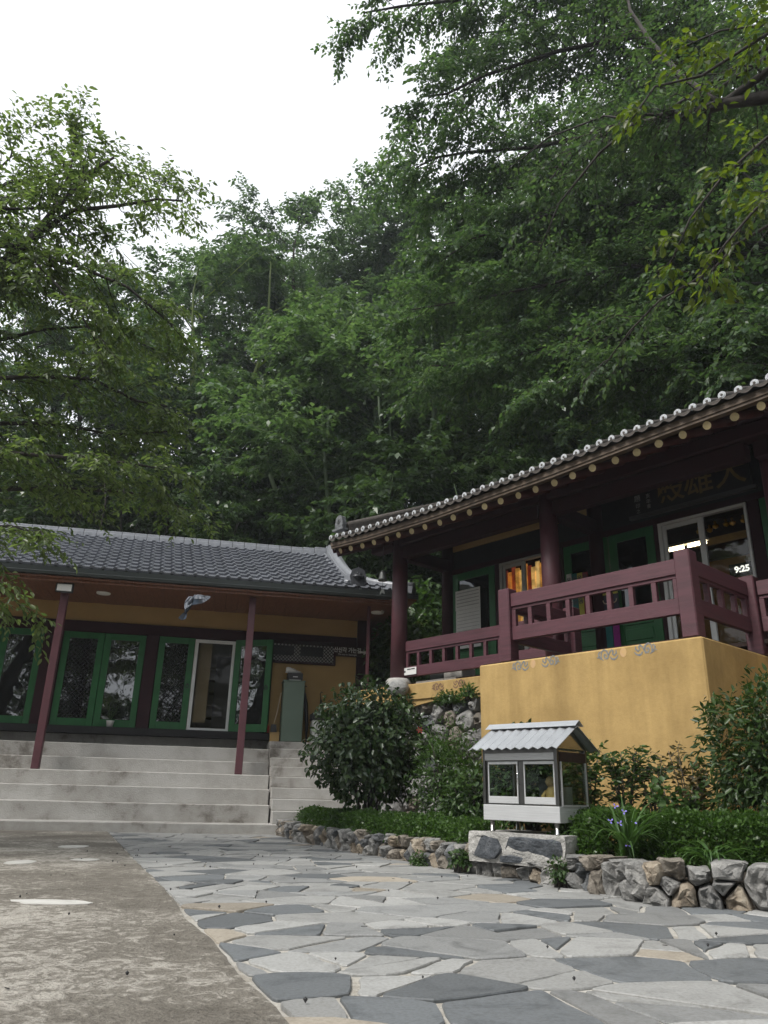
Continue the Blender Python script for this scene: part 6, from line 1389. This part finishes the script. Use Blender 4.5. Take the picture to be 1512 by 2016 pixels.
for _ in range(120):
    c = Vector((.03 + rp_.gauss(0, .07), rp_.gauss(0, .06), 1.14 + rp_.gauss(0, .075))); s.beam((.03, 0, 1.05), c, .0012, .0012); s.add([c + Vector(v) * .008 for v in ((1, 0, 0), (0, 0, 1), (-1, 0, 0), (0, 1, 0))], [(0, 1, 2), (0, 2, 3)])
s.build('plume', M('seed_head', (.34, .30, .20), (.28, .24, .15), 12, .8), pl_)
# strap-leaved clumps
def blades(name, label, cat, c, n, L0, w0, seed, mat, arch=.8, rmin=.1, up_=1.0):
    rng = random.Random(seed); t = thing(name, label, cat, c)
    for k in range(n):
        a = rng.uniform(0, 6.28); L = L0 * rng.uniform(.55, 1.1); s = MB(); vs = []; q = 7; d = Vector((math.cos(a), math.sin(a), 0)); sd_ = Vector((-d.y, d.x, 0)); ar = arch * rng.uniform(.5, 1.3); el = R(rng.uniform(50, 85)) * up_
        for i in range(q + 1):
            u = i / q; ang = el - ar * 1.9 * u ** 1.5; p = vs[-3][0] + (d * math.cos(ang) + Vector((0, 0, 1)) * math.sin(ang)) * L / q if i else Vector((rng.gauss(0, .02), rng.gauss(0, .02), 0))
            w_ = w0 * (1 - u ** 2.2) + .0006; vs += [(p,), (p + sd_ * w_ + Vector((0, 0, w_ * .5)),), (p - sd_ * w_ + Vector((0, 0, w_ * .5)),)]
        v3 = [x[0] for x in vs]; fs = []
        for i in range(q): b = 3 * i; fs += [(b, b + 3, b + 4, b + 1), (b, b + 2, b + 5, b + 3)]
        s.add(v3, fs, 0, True).build('leaf', mat, t)
    return t
ir = blades('spiderwort', 'spiderwort clump with long arching leaves and small violet flowers above the stone wall', 'flowering plant', (2.0, 6.58, .27), 46, .66, .013, 81, lm_blade, .75)
vio = M('violet_petal', (.16, .13, .52), (.22, .19, .62), 14, .5)
for i, (x, y, z) in enumerate(((1.93, 6.57, .64), (1.99, 6.55, .60), (1.87, 6.53, .53), (1.94, 6.52, .515), (2.05, 6.50, .53), (1.97, 6.46, .36))):
    p = (x - 2.0, y - 6.58, z - .27); flower(ir, p, .024, vio, 3, 'flower', (R(65), 0.3 * i)); MB().tube([(0, 0, .02), (p[0] * .6, p[1] * .6, p[2] * .7), p], [.003, .003, .002], 4).build('stalk', lm_blade, ir)
blades('lily_clump', 'tuft of dark arching strap leaves above the right part of the stone wall', 'plant', (2.44, 6.03, .28), 44, .36, .011, 82, lm_blade, 1.15, up_=.8)
blades('grass_tuft', 'small grassy tuft at the far end of the hedge by the stairs', 'grass tuft', (-1.10, 12.6, .17), 26, .34, .005, 83, lm_blade, .8)
# weeds at the foot of the wall
shrub('wall_weed', 'round green weed growing at the foot of the wall left of the plinth', 'weed', (.44, 8.50, .0), (.10, .09, .10), 420, lm_hedge, .032, .25, 91, 4, False, .3, .2, .3, .4, group='weeds along the stone wall')
shrub('wall_weed', 'leafy weed hanging in the wall close to the left end of the plinth', 'weed', (.80, 7.82, .07), (.10, .08, .09), 260, lm_shrub, .045, .3, 92, 4, True, .3, .2, .6, .5, group='weeds along the stone wall')
shrub('wall_weed', 'leafy weed in the wall under the right end of the plinth', 'weed', (1.50, 6.80, .05), (.09, .07, .13), 300, lm_shrub, .035, .3, 93, 4, True, .3, .2, .6, .5, group='weeds along the stone wall')
# pot plant foliage on the sill
pot = bpy.data.objects['potted_plant']; s = MB(); rq = random.Random(3); tw = []
for k in range(12):
    a = rq.uniform(0, 6.28); e = Vector((-1.24 + math.cos(a) * .10, 2.79 + math.sin(a) * .06, 1.92 + rq.uniform(.12, .34))); p0 = Vector((-1.24, 2.79, 1.90)); s.tube([p0, p0.lerp(e, .6) + Vector((0, 0, .04)), e], [.004, .003, .002], 4); tw.append((tuple(p0.lerp(e, .4)), tuple(e)))
s.build('stem', lm_blade, pot); P, D, N, L, W = twig_leaves(tw, np.random.default_rng(3), .03, .07, .2, .2); place(leaf_mesh('foliage', P, D, N, L, W, lm_shrub, True), 'foliage', pot)
# ------------------------------------------------------------ haze volume, added for the lens veil over the upper trees
HAZE_D = 0.0009
if HAZE_D:
    hz = MB().box(-72, 76, -30, 97, -1.2, 60).build('haze', M('tmp_haze', (1, 1, 1)))
    hm = bpy.data.materials.new('thin_haze'); hm.use_nodes = True; hn = hm.node_tree.nodes; hn.remove(hn['Principled BSDF'])
    pv_ = hn.new('ShaderNodeVolumePrincipled'); pv_.inputs['Color'].default_value = (.86, .92, 1, 1); pv_.inputs['Density'].default_value = HAZE_D; pv_.inputs['Anisotropy'].default_value = .3
    hm.node_tree.links.new(pv_.outputs[0], hn['Material Output'].inputs['Volume']); hz.data.materials.clear(); hz.data.materials.append(hm); tag(hz, kind='stuff')
